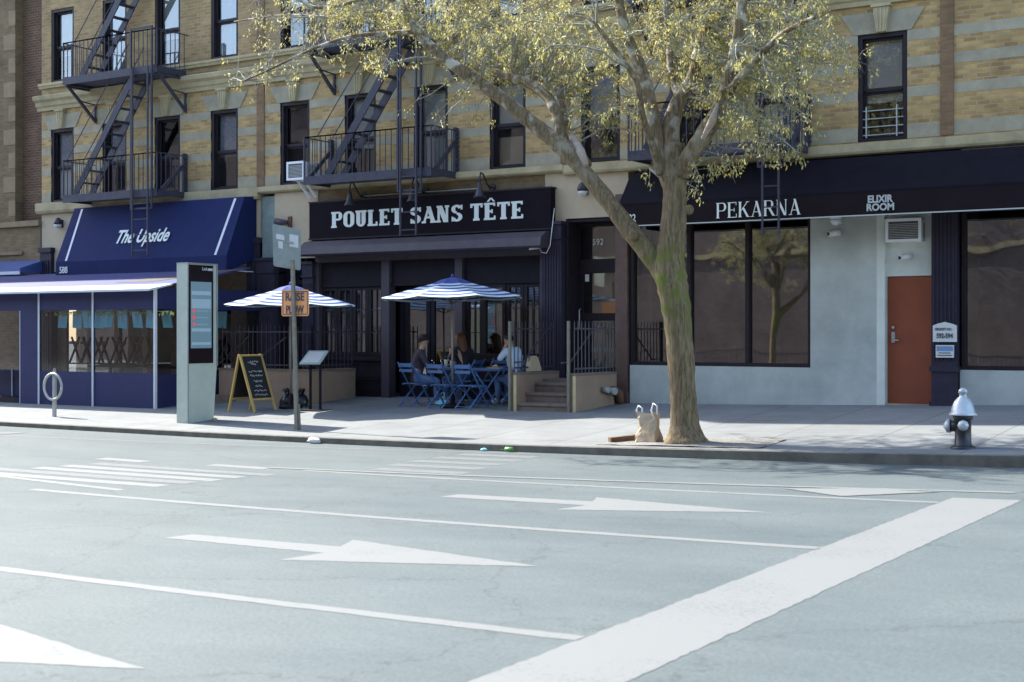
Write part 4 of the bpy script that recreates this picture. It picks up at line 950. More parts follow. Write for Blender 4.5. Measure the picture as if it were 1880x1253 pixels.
# upturned chairs on a table inside
t = thing('dining_table', 'dark table inside the navy shed carrying upturned chairs', 'table', (-23.3, 21.6, .3))
build('tabletop', MB().box(-24.9, -21.9, 21.3, 21.95, .98, 1.03), M['frame'], t)
for xx in (-24.8, -22.0):
    for yy in (21.36, 21.88): build('leg', MB().box(xx-.03, xx+.03, yy-.03, yy+.03, .30, .98), M['frame'], t)
M['darkwood'] = mat('dark_stained_wood', (.055, .028, .016), .6, .2, 9)
for i, px in enumerate((146, 166, 199, 232, 262)):
    x = FX(px, 21.6)
    u = thing('folding_chair', ['upturned dark folding chair at the left end of the shed table', 'upturned dark folding chair second from the left on the shed table', 'upturned dark folding chair in the middle of the shed table', 'upturned dark folding chair second from the right on the shed table', 'upturned dark folding chair at the right end of the shed table'][i], 'chair', (x, 21.6, 1.03), 'upturned chairs in the shed')
    mb = MB()
    for yy in (21.45, 21.8): mb.bar((x-.17, yy, 1.05), (x+.15, yy+.02, 1.66), .035, .035); mb.bar((x+.17, yy+.04, 1.05), (x-.15, yy+.05, 1.66), .035, .035)
    build('leg_frame', mb, M['darkwood'], u)
    build('seat', MB().box(x-.19, x+.19, 21.45, 21.85, 1.04, 1.07), M['darkwood'], u); build('backrest', MB().box(x-.16, x+.13, 21.44, 21.47, 1.50, 1.56), M['darkwood'], u)

# ============================================================ STOOPS AND RAILINGS
def railing(t, pts, z0, z1, every=.125, m='ironfence', spear=True):
    """iron fence along a polyline of (x,y,zbase)"""
    mb = MB(); rl = MB()
    for (a, b) in zip(pts[:-1], pts[1:]):
        a = Vector(a); b = Vector(b); L_ = (b-a).length; n = max(1, int(L_/every))
        for zz in (z0+.08, z1-.10): rl.bar(a+Vector((0,0,zz)), b+Vector((0,0,zz)), .018, .03)
        for i in range(n+1):
            p = a+(b-a)*(i/n); mb.bar(p+Vector((0,0,z0)), p+Vector((0,0,z1)), .014, .014)
            if spear: mb.tube([p+Vector((0,0,z1)), p+Vector((0,0,z1+.05))], [.011, .001], 4)
    build('rail', rl, M[m], t); build('bars', mb, M[m], t)
# right stoop (592): two side walls running back to the facade, steps between
SY = 21.75; zc = .98
t = thing('stoop', 'brown stucco entrance stoop with stone steps and iron railings, below number 592', 'stoop', (-13.2, SY, .3))
wl0, wl1, wr0, wr1 = -13.88, -13.72, -12.62, -12.45
for x0, x1 in ((wl0, wl1), (wr0, wr1)):
    w = build('side_wall', MB().box(x0, x1, SY+.02, FY-.16, .1, zc), M['stoop'], t)
    build('coping', MB().box(x0-.015, x1+.015, SY, FY-.17, zc, zc+.045), M['step'], w)
    build('corner_edge', MB().box(x0, x0+.05, SY, SY+.019, .2, zc).box(x1-.05, x1+.003, SY-.004, SY+.019, .2, zc), M['stoopedge'], w)
    build('newel_post', MB().box(x0+.03, x0+.075, SY-.06, SY-.012, .22, 1.98), M['polegreen'], w)
zg = g_side(-13.1, SY)
for i in range(3):
    y0 = SY+.06+i*.31; z1 = zg+.15+i*.18
    build('step', MB().box(wl1+.001, wr0-.001, y0, FY-.2, z1-.18, z1-.05).box(wl1+.001, wr0-.001, y0-.03, FY-.2, z1-.05, z1), M['step'], t)
build('landing', MB().box(wl1+.001, wr0-.001, SY+.97, FY+.44, .66, .88), M['step'], t)
railing(t, [(wl0+.09, SY+.06, zc+.03), (wl0+.09, FY-.25, zc+.03)], .02, .93, m='ironfence')
railing(t, [(wr1-.05, SY+.06, zc+.03), (wr1-.05, FY-.20, zc+.03)], .02, .93, m='railgrey')
for x_ in (wl1+.04, wr0-.05):
    build('handrail', MB().tube([(x_, SY-.12, 1.22), (x_, SY+.2, 1.22), (x_, SY+1.25, 1.95)], .016), M['ironfence'], t)
# standpipe on the outer face of the right side wall
l = thing('standpipe', 'silver two-headed fire standpipe with a rusty elbow on the stoop wall', 'standpipe', (wr1, 22.9, .5))
sx_ = wr1; sy_ = 22.75; sz = .70
build('cap', MB().tube([(sx_+.02, sy_, sz), (sx_+.17, sy_-.05, sz)], [.05, .055], 14), M['galv'], l)
build('cap', MB().tube([(sx_+.02, sy_+.22, sz-.03), (sx_+.20, sy_+.16, sz-.03)], [.06, .07], 14), M['galv'], l)
build('elbow', MB().tube([(sx_, sy_+.05, sz-.02), (sx_+.07, sy_+.35, sz-.02), (sx_+.09, sy_+.52, sz-.08), (sx_+.10, sy_+.55, .43)], [.05, .08, .09, .08], 12), M['rust'], l)
# left stoop (590)
SY2 = 21.9; lx0, lx1 = FX(402, SY2), FX(571, SY2)
t = thing('stoop', 'long brown stucco stoop wall topped by iron railings, behind the blackboard', 'stoop', (-20, SY2, .2))
build('side_wall', MB().box(lx0, lx1, SY2, SY2+.18, 0, .96).box(lx1-.18, lx1, SY2+.18, FY-.15, 0, .96), M['stoop'], t)
build('coping', MB().box(lx0-.02, lx1+.02, SY2-.02, SY2+.20, .96, 1.0).box(lx1-.2, lx1+.02, SY2+.2, FY-.16, .96, 1.0), M['step'], t)
build('landing', MB().box(lx0+.02, lx1-.19, SY2+.19, FY+.3, .1, .86), M['step'], t)
railing(t, [(lx0+.02, SY2+.09, .98), (lx1-.05, SY2+.09, .98), (lx1-.05, FY-.2, .98)], .02, .90)
build('handrail', MB().tube([V3(404, 668, SY2+.5), V3(455, 620, SY2+.5)], .016).tube([V3(468, 665, SY2+.4), V3(525, 620, SY2+.4)], .016), M['ironfence'], t)
build('step', MB().box(lx0, lx0+.5, SY2-.28, SY2-.01, 0, g_side(-20, SY2)+.14), M['step'], t)
# ============================================================ STREET FURNITURE
# information kiosk: narrow face to the road, screen face up the sidewalk
kx0, kx1, ky0, ky1 = FX(323, 18.35), FX(345, 18.35), 18.35, 19.12
kz = g_side(kx1, ky0); kt = F(345, 484, ky0)[1]
k = thing('information_kiosk', 'tall grey green information kiosk with a dark glowing screen near the kerb', 'kiosk', ((kx0+kx1)/2, (ky0+ky1)/2, kz))
mb = MB(); h1 = kz+.95
prof = [(ky0, kz-.05), (ky1-.10, kz-.05), (ky1-.02, h1), (ky1, h1+.12), (ky1, kt), (ky0, kt)]
mb.prism_x(prof, kx0+.02, kx1-.015)
build('body', mb, M['kiosk'], k)
mb = MB().box(kx1-.015, kx1, ky0-.004, ky0+.02, kz+.03, kt+.004).box(kx1-.014, kx1+.002, ky1-.03, ky1+.003, h1+.1, kt+.002).box(kx0+.02, kx1, ky0-.006, ky1, kt, kt+.02)
build('edge_trim', mb, M['metal'], k)
build('side_face', MB().add([(kx1-.012, ky0+.02, kz), (kx1-.012, ky1-.11, kz), (kx1-.012, ky1-.04, h1), (kx1-.012, ky1-.03, h1+.2), (kx1-.012, ky0+.02, h1+.2)], [(0,1,2,3,4)]), M['kiosk'], k)
zsc0 = F(345, 668, ky0)[1]
build('glass_panel', MB().box(kx1-.010, kx1+.003, ky0+.03, ky1-.12, zsc0, kt-.02), M['blackglass'], k)
zs1 = F(345, 517, ky0)[1]; zs0 = F(345, 640, ky0)[1]
s = build('screen', MB().box(kx1+.003, kx1+.006, ky0+.07, ky1-.17, zs0, zs1), M['screen'], k)
mb = MB()
for a, b in ((.80, .86), (.60, .74), (.25, .30), (.05, .09)):
    mb.box(kx1+.006, kx1+.0075, ky0+.09, ky1-.19, zs0+(zs1-zs0)*a, zs0+(zs1-zs0)*b)
build('screen_lines', mb, M['screenblue'], s)
for q in (.36, .46, .56):
    zz = zs0+(zs1-zs0)*q; build('icon', MB().lathe([(.035, 0), (.035, .003)], (kx1+.006, ky0+.15, zz), 14, 'x'), M['redicon'], s)
    build('screen_text', MB().box(kx1+.006, kx1+.0075, ky0+.22, ky1-.26, zz-.006, zz+.006), M['screenblue'], s)
build('lettering', text_mb('Link', .08, kx1+.005, ky1-.34, kt-.115, width=.14, rz=R(90)), M['screenblue'], k)
build('lettering', text_mb('NYC', .08, kx1+.005, ky1-.20, kt-.115, width=.12, bold=.006, rz=R(90)), M['lett'], k)
build('base_plate', MB().box(kx0+.03, kx1-.02, ky0+.01, ky1-.12, kz-.06, kz+.02), M['ironfence'], k)
# sign pole
bx, by = FX(545, 18.13), 18.13; bz = g_side(bx, by); tx, tz = F(537, 478, 18.13)
p = thing('sign_pole', 'weathered olive sign pole near the kerb carrying the orange plate and grey panel', 'pole', (bx, by, bz))
build('post', MB().bar((bx, by, bz-.1), (tx, by, tz), .065, .045).bar((bx+.045, by+.02, bz-.05), (bx+(tx-bx)*.12+.03, by+.02, bz+.45), .035, .04), M['polegreen'], p)
build('second_post', MB().bar((FX(534, 18.5), 18.5, 1.1), (FX(531, 18.5), 18.5, 2.3), .04, .03), M['galv'], p) if False else None
xo0, zo0 = F(518, 581, 18.18); xo1, zo1 = F(568, 532, 18.18); xm = (xo0+xo1)/2; zm = (zo0+zo1)/2
l = thing('road_sign', 'square orange sign reading RAISE PLOW bolted behind the olive pole', 'sign', (xm, 18.18, zm))
def rrect(x0, x1, z0, z1, r=.04):
    o = []
    for cx, cz, a in ((x1-r, z1-r, 0), (x0+r, z1-r, 90), (x0+r, z0+r, 180), (x1-r, z0+r, 270)):
        for i in range(4): q = R(a+30*i); o.append((cx+r*math.cos(q), cz+r*math.sin(q)))
    return o
build('plate', MB().prism_y(rrect(xo0, xo1, zo0, zo1), 18.165, 18.172), M['orange'], l)
build('border', ring(MB(), xo0+.025, xo1-.025, zo0+.025, zo1-.025, 18.161, 18.164, .014), M['ink'], l)
build('lettering', text_mb('RAISE', .2, xm, 18.161, zm+.035, width=.42, height=.145, bold=.004), M['ink'], l)
build('lettering', text_mb('PLOW', .2, xm, 18.161, zm-.185, width=.40, height=.145, bold=.004), M['ink'], l)
A = V3(502, 489, 18.2); B_ = V3(552, 497, 18.42); Cc = V3(552, 422, 18.42); Dd = V3(500, 411, 18.2)
l = thing('road_sign', 'grey metal back of a tall panel atop the olive pole, with white stickers', 'sign', tuple((A+Cc)/2))
nrm = (B_-A).cross(Dd-A).normalized(); nrm = nrm if nrm.y < 0 else -nrm
def inset(u, v): return (A*(1-u)*(1-v)+B_*u*(1-v)+Cc*u*v+Dd*(1-u)*v)
def slab(pts, th, off=0):
    f = [p+nrm*off for p in pts]; b = [p-nrm*th for p in f]; n = len(pts)
    return MB().add(f+b, [tuple(range(n)), tuple(range(2*n-1, n-1, -1))]+[(i, i+n, (i+1) % n+n, (i+1) % n) for i in range(n)])
build('plate', slab([inset(.04, 0), inset(.96, 0), inset(1, .04), inset(1, .96), inset(.96, 1), inset(.04, 1), inset(0, .96), inset(0, .04)], .006), M['signback'], l)
build('sticker', slab([inset(.13, .66), inset(.42, .66), inset(.42, .78), inset(.13, .78)], .002, .004), M['signwhite'], l)
build('sticker', slab([inset(.20, .45), inset(.36, .45), inset(.36, .62), inset(.20, .62)], .002, .004), M['signwhite'], l)
build('sticker', slab([inset(.60, .54), inset(.92, .54), inset(.92, .84), inset(.60, .84)], .002, .004), M['signwhite'], l)
build('bracket', slab([inset(.5, .05), inset(.75, .05), inset(.75, .09), inset(.5, .09)], .03, .03).add([tuple(v) for v in slab([inset(.5, .62), inset(.75, .62), inset(.75, .66), inset(.5, .66)], .03, .03).v], slab([A,B_,Cc,Dd], .1).f), M['galv'], l)
# bicycle rack
bx, by = FX(100, 18.4), 18.4; bz = g_side(bx, by)
r = thing('bicycle_rack', 'silver ring shaped bicycle rack on a single post at the far left', 'bike rack', (bx, by, bz))
build('post', MB().box(bx-.035, bx+.035, by-.025, by+.025, bz-.02, bz+.88).prism_y([(bx-.035, bz+.881), (bx+.035, bz+.881), (bx, bz+.97)], by-.02, by+.02), M['galv'], r)
build('ring', MB().tube([(bx+.26*math.cos(i*math.pi/16), by-.04, bz+.60+.26*math.sin(i*math.pi/16)) for i in range(33)], .026, 8), M['galv'], r)
# hydrant
bx, by = FX(1768, 18.0), 18.0; bz = g_side(bx, by)
hY = thing('fire_hydrant', 'black fire hydrant with a silver bonnet at the kerb on the right', 'hydrant', (bx, by, bz))
build('barrel', MB().lathe([(.15, -.03), (.15, .02), (.13, .03), (.105, .05), (.10, .20), (.105, .36), (.125, .38), (.125, .42)], (bx, by, bz), 22), M['hyd'], hY)
build('bonnet', MB().lathe([(.17, .42), (.175, .435), (.15, .46), (.13, .54), (.105, .60), (.07, .64), (.045, .66), (.045, .70), (.06, .705), (.05, .75), (.02, .77)], (bx, by, bz), 22), M['hydsilver'], hY)
build('nozzle', MB().tube([(bx, by, bz+.28), (bx-.17, by-.01, bz+.28)], [.07, .075], 14), M['hyd'], hY); build('nozzle_cap', MB().tube([(bx-.15, by-.01, bz+.28), (bx-.20, by-.013, bz+.28), (bx-.24, by-.015, bz+.28)], [.088, .085, .025], 8), M['hydsilver'], hY)
build('nozzle', MB().tube([(bx, by, bz+.30), (bx+.04, by-.15, bz+.30)], [.055, .06], 14), M['hyd'], hY); build('nozzle_cap', MB().tube([(bx+.038, by-.14, bz+.30), (bx+.05, by-.19, bz+.30), (bx+.053, by-.21, bz+.30)], [.07, .068, .02], 8), M['hydsilver'], hY)
# paper bag at the tree
bx, by = FX(1192, 18.02), 18.02; bz = g_side(bx, by)+.01
b = thing('paper_bag', 'crumpled brown paper shopping bag with white handles at the foot of the tree', 'bag', (bx, by, bz))
rb = random.Random(3); vs = []; NL, NR = 7, 16
for j in range(NL):
    h = j/(NL-1)*.42; w = .17-.035*j/(NL-1); dd = .11-.05*j/(NL-1)
    for i in range(NR):
        a = 2*math.pi*i/NR; cx = max(-1, min(1, 1.35*math.cos(a)))*w; cy = max(-1, min(1, 1.35*math.sin(a)))*dd
        cr = .018*math.sin(3*a+j*.9)+rb.uniform(-.012, .012)
        vs.append((bx+cx+cr-.02*j/6, by+cy+cr, bz+h+.02*math.sin(a*2)*(j == NL-1)))
fs = [(j*NR+i, j*NR+(i+1) % NR, (j+1)*NR+(i+1) % NR, (j+1)*NR+i) for j in range(NL-1) for i in range(NR)]+[tuple(range(NR))]
build('sack', MB().add(vs, fs), M['paperbag'], b)
for sx_, top in ((-.14, .52), (.10, .56)):
    build('handle', MB().tube([(bx+sx_, by-.05, bz+.34), (bx+sx_-.04, by-.05, bz+.46), (bx+sx_-.01, by-.05, bz+top), (bx+sx_+.05, by-.05, bz+top-.03), (bx+sx_+.05, by-.05, bz+.40)], .014, 6), M['white'], b)
# blackboard
ay0, ay1 = 20.15, 20.75; xh = FX(439.5, ay0); gzb = g_side(xh, 20.4); xr = FX(468, ay0); xl = FX(420, ay0); zt = gzb+1.13
a = thing('a_frame_blackboard', 'pine framed blackboard with chalk writing standing on the sidewalk', 'blackboard', (xh, 20.45, gzb))
def board(xf, sgn, writing):
    T0 = Vector((xh+.01*sgn, ay0, zt)); T1 = Vector((xh+.01*sgn, ay1, zt)); B0 = Vector((xf, ay0, gzb)); B1 = Vector((xf, ay1, gzb))
    mb = MB(); up = (1, 0, 0)
    mb.bar(T0, B0, .05, .03, up); mb.bar(T1, B1, .05, .03, up)
    def q(u, v): return T0*(1-u)*(1-v)+T1*u*(1-v)+B0*(1-u)*v+B1*u*v
    mb.bar(q(.04, .02), q(.96, .02), .03, .05, up); mb.bar(q(.04, .78), q(.96, .78), .03, .045, up)
    fr = build('frame', mb, M['wood'], a)
    pn = build('panel', MB().quad(q(.05, .04), q(.95, .04), q(.95, .76), q(.05, .76)).quad(q(.05, .04)+Vector((.01*sgn, 0, 0)), q(.95, .04)+Vector((.01*sgn, 0, 0)), q(.95, .76)+Vector((.01*sgn, 0, 0)), q(.05, .76)+Vector((.01*sgn, 0, 0))), M['board'], a)
    if writing:
        mb = MB(); rr = random.Random(5)
        for v, w, n in ((.13, .5, 9), (.17, .25, 5), (.30, .62, 14), (.37, .6, 14), (.47, .4, 9), (.55, .35, 8), (.63, .6, 13), (.70, .62, 14)):
            u = .5-w/2; pts = []
            while u < .5+w/2:
                pts.append(q(u, v+rr.uniform(-.018, .018))+Vector((.016, 0, 0))); u += .022
            mb.tube(pts, .0055, 4)
        build('chalk_writing', mb, M['chalk'], pn)
board(xr, 1, True); board(xl, -1, False)
# menu stand
mx, my = FX(577, 20.95), 20.95; mz = g_side(mx, my)
m = thing('menu_stand', 'black two-legged menu stand with a slanted pale glass panel', 'menu stand', (mx, my, mz))
a0 = V3(549, 668, 20.8); a1 = V3(586, 668, 20.8); a2 = V3(602, 644, 21.05); a3 = V3(567, 644, 21.05)
nrm = (a1-a0).cross(a3-a0).normalized(); nrm = nrm if nrm.z > 0 else -nrm
build('panel', slab([a0, a1, a2, a3], .03), mat('pale_menu_panel', (.42, .50, .48), .4, .08, 4), m)
build('menu_sheet', slab([a0*.9+a2*.1, a1*.9+a3*.1, a2*.9+a0*.1, a3*.9+a1*.1], .002, .004), M['signwhite'], m)
build('frame', MB().bar(a0, a1, .025).bar(a1, a2, .02).bar(a3, a0, .02), M['umb_blue'], m) if False else None
for px in (570, 588): x = FX(px, 20.95); build('leg', MB().box(x-.018, x+.018, 20.93, 20.97, mz, V3(px, 660, 20.95).z-.02), M['black'], m)
build('base_plate', MB().box(mx-.22, mx+.32, 20.72, 21.18, mz-.01, mz+.012), M['black'], m)
# bin bags
for i, (px, w, lab) in enumerate(((529, .17, 'tied black bin bag by the stoop, left of the sign pole'), (553, .15, 'tied black bin bag by the stoop, right of the sign pole'))):
    x, y = FX(px, 21.35), 21.35; z = g_side(x, y); rb = random.Random(i+9)
    g = thing('bin_bag', lab, 'bin bag', (x, y, z), 'bin bags by the stoop'); vs = []; NR = 18
    pf = [(.8, 0), (1.0, .06), (1.02, .13), (.8, .21), (.45, .26), (.16, .28), (.22, .33), (.42, .38), (.3, .39)]
    for (rr, h) in pf:
        for k_ in range(NR):
            q = 2*math.pi*k_/NR; f = 1+.12*math.sin(5*q+h*20)+rb.uniform(-.06, .06); vs.append((x+w*rr*f*math.cos(q), y+w*.9*rr*f*math.sin(q), z+h*.95+.015*math.sin(3*q)))
    fs = [(j*NR+i2, j*NR+(i2+1) % NR, (j+1)*NR+(i2+1) % NR, (j+1)*NR+i2) for j in range(len(pf)-1) for i2 in range(NR)]+[tuple(range(NR))]
    build('sack', MB().add(vs, fs, True), M['bagbin'], g)
    build('knot', MB().tube([(x-.02, y, z+.24), (x-.10, y-.03, z+.36), (x-.14, y-.03, z+.31)], [.03, .02, .008], 6).tube([(x+.02, y, z+.24), (x+.10, y-.02, z+.37), (x+.12, y-.03, z+.33)], [.03, .02, .008], 6), M['bagbin'], g)
# litter
def litter(px, py, lab, cat, m, nm, fn):
    y = 17.33; x = FX(px, y); z = g_slope(x)
    o = build(nm, fn(x, y, z+.008), M[m]); tag(o, lab, cat)
def crump(x, y, z, s=.09):
    rb = random.Random(int(x*10)); mb = MB(); n = 8; vs = []
    for j in range(4):
        for i in range(n):
            a = 2*math.pi*i/n; r_ = s*(.6, 1, .9, .4)[j]*(1+rb.uniform(-.35, .35)); vs.append((x+r_*math.cos(a)*1.4, y+r_*math.sin(a)*.6, z+j*s*.35+rb.uniform(-.01, .01)))
    return mb.add(vs, [(j*n+i, j*n+(i+1) % n, (j+1)*n+(i+1) % n, (j+1)*n+i) for j in range(3) for i in range(n)]+[tuple(range(24, 32)), tuple(range(8))])
litter(577, 0, 'crumpled white paper litter in the gutter below the sign pole', 'litter', 'white', 'paper_litter', crump)
litter(888, 0, 'small blue scrap of litter in the gutter', 'litter', 'flag', 'paper_litter', lambda x, y, z: crump(x, y, z, .035))
M['green'] = mat('green_can_paint', (.10, .28, .07), .4, .2, 12)
litter(935, 0, 'green drink can lying in the gutter', 'litter', 'green', 'drink_can', lambda x, y, z: MB().lathe([(.025, -.07), (.034, -.06), (.034, .06), (.025, .07)], (x, y, z+.034), 12, 'x').box(x-.16, x-.075, y-.005, y+.005, z+.02, z+.03))
x, y = FX(401, 18.9), 18.9; z = g_side(x, y)
tag(build('paper_litter', crump(x, y-.1, z, .055), M['paperbag']), 'small brown crumpled scrap at the foot of the kiosk', 'litter')
x0, x1 = FX(1128, 18.05), FX(1176, 18.2)
tag(build('pit_edging', MB().bar((x0, 17.9, g_side(x0, 17.9)+.03), (x1, 18.35, g_side(x1, 18.35)+.04), .10, .09), M['rust']), 'dark timber edging strip left of the paper bag at the tree pit', 'edging')

# ============================================================ TERRACE FURNITURE
def local(fn, name, m, parent): return build(name, fn, m, parent, off=(0, 0, 0))
def bistro_chair(label):
    t = thing('bistro_chair', label, 'chair', (0, 0, 0), 'blue folding chairs on the terrace')
    OFF[t.name] = (0, 0, 0); mb = MB()
    for i in range(6): mb.box(-.20, .20, -.17+i*.066, -.17+i*.066+.05, .44, .455)
    mb.box(-.20, -.175, -.18, .22, .42, .44); mb.box(.175, .20, -.18, .22, .42, .44)
    local(mb, 'seat', M['chair'], t)
    mb = MB()
    for z, h in ((.68, .055), (.775, .075)): mb.box(-.20, .20, -.255-(z-.68)*.25, -.24-(z-.68)*.25, z, z+h)
    local(mb, 'backrest', M['chair'], t)
    for s in (-1, 1):
        local(MB().bar((s*.205, -.29, .87), (s*.205, .26, 0), .018, .028), 'leg', M['chair'], t)
        local(MB().bar((s*.185, .19, .44), (s*.185, -.27, 0), .018, .026), 'leg', M['chair'], t)
    local(MB().bar((-.20, .22, .06), (.20, .22, .06), .014).bar((-.18, -.22, .05), (.18, -.22, .05), .014), 'stretcher', M['chair'], t)
    return t
def place(o, x, y, rz, z=None): o.location = (x, y, (g_side(x, y) if z is None else z)+.002); o.rotation_euler = (0, 0, R(rz))
CH = [(763, 22.15, -14, 'blue folding chair under the man in the dark jumper'), (815, 21.95, -8, 'empty blue folding chair beside the umbrella pole, backing onto the road'),
      (866, 21.9, -10, 'empty blue folding chair in front, right of the umbrella pole'), (903, 23.02, 172, 'blue folding chair behind the right table, facing the road'),
      (858, 22.95, 96, 'blue folding chair holding the woman with auburn hair'), (952, 22.75, 88, 'blue folding chair under the man in the light blue shirt')]
c0 = bistro_chair(CH[0][3])
for i, (px, y, rz, lab) in enumerate(CH):
    o = c0 if i == 0 else copy_tree(c0)
    o['label'] = lab; place(o, FX(px, y), y, rz)
def bistro_table(label):
    t = thing('bistro_table', label, 'table', (0, 0, 0), 'blue tables on the terrace'); OFF[t.name] = (0, 0, 0)
    local(MB().box(-.34, .34, -.30, .30, .70, .725).box(-.32, .32, -.28, .28, .675, .70), 'tabletop', M['chair'], t)
    for s in (-1, 1):
        local(MB().bar((-.28, s*.24, .68), (.26, s*.24, 0), .022, .028), 'leg', M['chair'], t)
        local(MB().bar((.28, s*.22, .68), (-.26, s*.22, 0), .022, .028), 'leg', M['chair'], t)
    return t
t0 = bistro_table('blue folding table with cups between the man in dark clothes and the woman')
T1 = (FX(822, 22.75), 22.75); T2 = (FX(905, 22.6), 22.6)
place(t0, *T1, 4); t1 = copy_tree(t0); t1['label'] = 'blue folding table in front of the man in the light blue shirt'; place(t1, *T2, 2)
tz1 = g_side(*T1)+.727
def cup(dx, dy, h, r, m, lab, base=T1):
    x, y = base[0]+dx, base[1]+dy; z = g_side(*base)+.729
    o = thing('cup', lab, 'cup', (x, y, z)); build('cup_body', MB().lathe([(r*.75, 0), (r*.9, h*.5), (r, h), (r*.92, h), (r*.7, .01)], (x, y, z), 14), M[m], o)
    return o
cup(-.24, -.16, .14, .04, 'glass', 'clear glass nearest the man in dark clothes'); cup(-.10, -.06, .13, .038, 'glass', 'clear glass in the middle of the cup table')
c_ = cup(.04, -.12, .15, .04, 'cup', 'tall white paper cup left of the umbrella pole'); cup(.20, -.14, .13, .038, 'signwhite', 'white paper cup right of the umbrella pole')
x, y = T2[0]+.12, T2[1]-.1; z = g_side(*T2)+.728
o = thing('food_tray', 'small tray of food on the right table', 'tray', (x, y, z)); build('tray', MB().box(x-.14, x+.12, y-.09, y+.09, z, z+.02), M['wood'], o); build('food', crump(x, y, z+.02, .05), M['paperbag'], o)
# umbrellas
def umbrella(label, px, y, apex, rad, drop, rot, base=True, tilt=0):
    x = FX(px, y); z0 = g_side(x, y); t = thing('market_umbrella', label, 'umbrella', (x, y, z0), 'striped umbrellas'); 
    vs = []; fs = []; mi = []; N = 8; SUB = 4; rings = [0, .16, .30, .38, .46, .54, .62, .70, .78, .86, .93, 1.0]
    for k_, q in enumerate(rings):
        for i in range(N*SUB):
            a = 2*math.pi*i/(N*SUB)+rot; fr = (i % SUB)/SUB; da = (fr-.5)*2*math.pi/N
            rr = rad*q*math.cos(math.pi/N)/math.cos(da)
            sag = .035*q*math.sin(fr*math.pi)
            vs.append((x+rr*math.cos(a), y+rr*math.sin(a), apex-drop*(q**1.12)+(.045 if q < .3 else 0)*(1-q)+sag*-1+tilt*rr*math.cos(a)))
    n = N*SUB
    for k_ in range(len(rings)-1):
        for i in range(n): fs.append((k_*n+i, k_*n+(i+1) % n, (k_+1)*n+(i+1) % n, (k_+1)*n+i)); mi.append(0 if k_ < 2 else (1 if k_ % 2 == 0 else 0))
    mb = MB().add(vs, fs, False); c = build('canopy', mb, [M['umb_blue'], M['umb_white']], t)
    c.data.polygons.foreach_set('material_index', mi)
    so_ = c.modifiers.new('thick', 'SOLIDIFY'); so_.thickness = .006
    build('finial', MB().lathe([(.02, -.02), (.035, .03), (.015, .07)], (x, y, apex+.04), 10), M['umb_blue'], t)
    build('pole', MB().tube([(x, y, z0+.02), (x-.02, y, apex-.02)], .022, 10), M['pole'], t)
    for i in range(N):
        a = 2*math.pi*i/N+rot; r_ = rad*.97
        build('rib', MB().tube([(x, y, apex-.04), (x+r_*math.cos(a), y+r_*math.sin(a), apex-drop-.015+tilt*r_*math.cos(a))], .009, 5).tube([(x, y, apex-drop-.12), (x+r_*.5*math.cos(a), y+r_*.5*math.sin(a), apex-drop*.5-.03)], .008, 5), M['pole'], t)
    build('base', MB().lathe([(.24, -.01), (.25, .03), (.22, .06), (.05, .08), (.035, .30)], (x, y, z0), 18), M['black'], t)
    return t
umbrella('blue and white striped umbrella over the seated people', 831, 22.1, 2.80, 1.44, .36, R(8), tilt=.02)
umbrella('striped umbrella behind the orange sign, sunlit on its left side', 534, 21.15, 2.68, 1.36, .36, R(12))

# ============================================================ PEOPLE
def skin(name, nodes, edges, m, parent, sub=2, root=0):
    me = bpy.data.meshes.new(name); me.from_pydata([n[0] for n in nodes], edges, []); me.update()
    o = bpy.data.objects.new(name, me); COL.objects.link(o)
    md = o.modifiers.new('skin', 'SKIN'); md.use_smooth_shade = True
    for i, n in enumerate(nodes):
        r_ = n[1]; sv = me.skin_vertices[0].data[i]; sv.radius = (r_, r_) if not isinstance(r_, tuple) else r_; sv.use_root = (i == root)
    sb = o.modifiers.new('sub', 'SUBSURF'); sb.levels = sub; sb.render_levels = sub
    bpy.context.view_layer.update(); dg = bpy.context.evaluated_depsgraph_get()
    m2 = bpy.data.meshes.new_from_object(o.evaluated_get(dg)); bpy.data.objects.remove(o)
    m2.name = name; m2.materials.clear(); m2.materials.append(m); m2.polygons.foreach_set('use_smooth', [True]*len(m2.polygons))
    o = bpy.data.objects.new(name, m2); COL.objects.link(o); o.parent = parent; OFF[o.name] = (0, 0, 0); return o
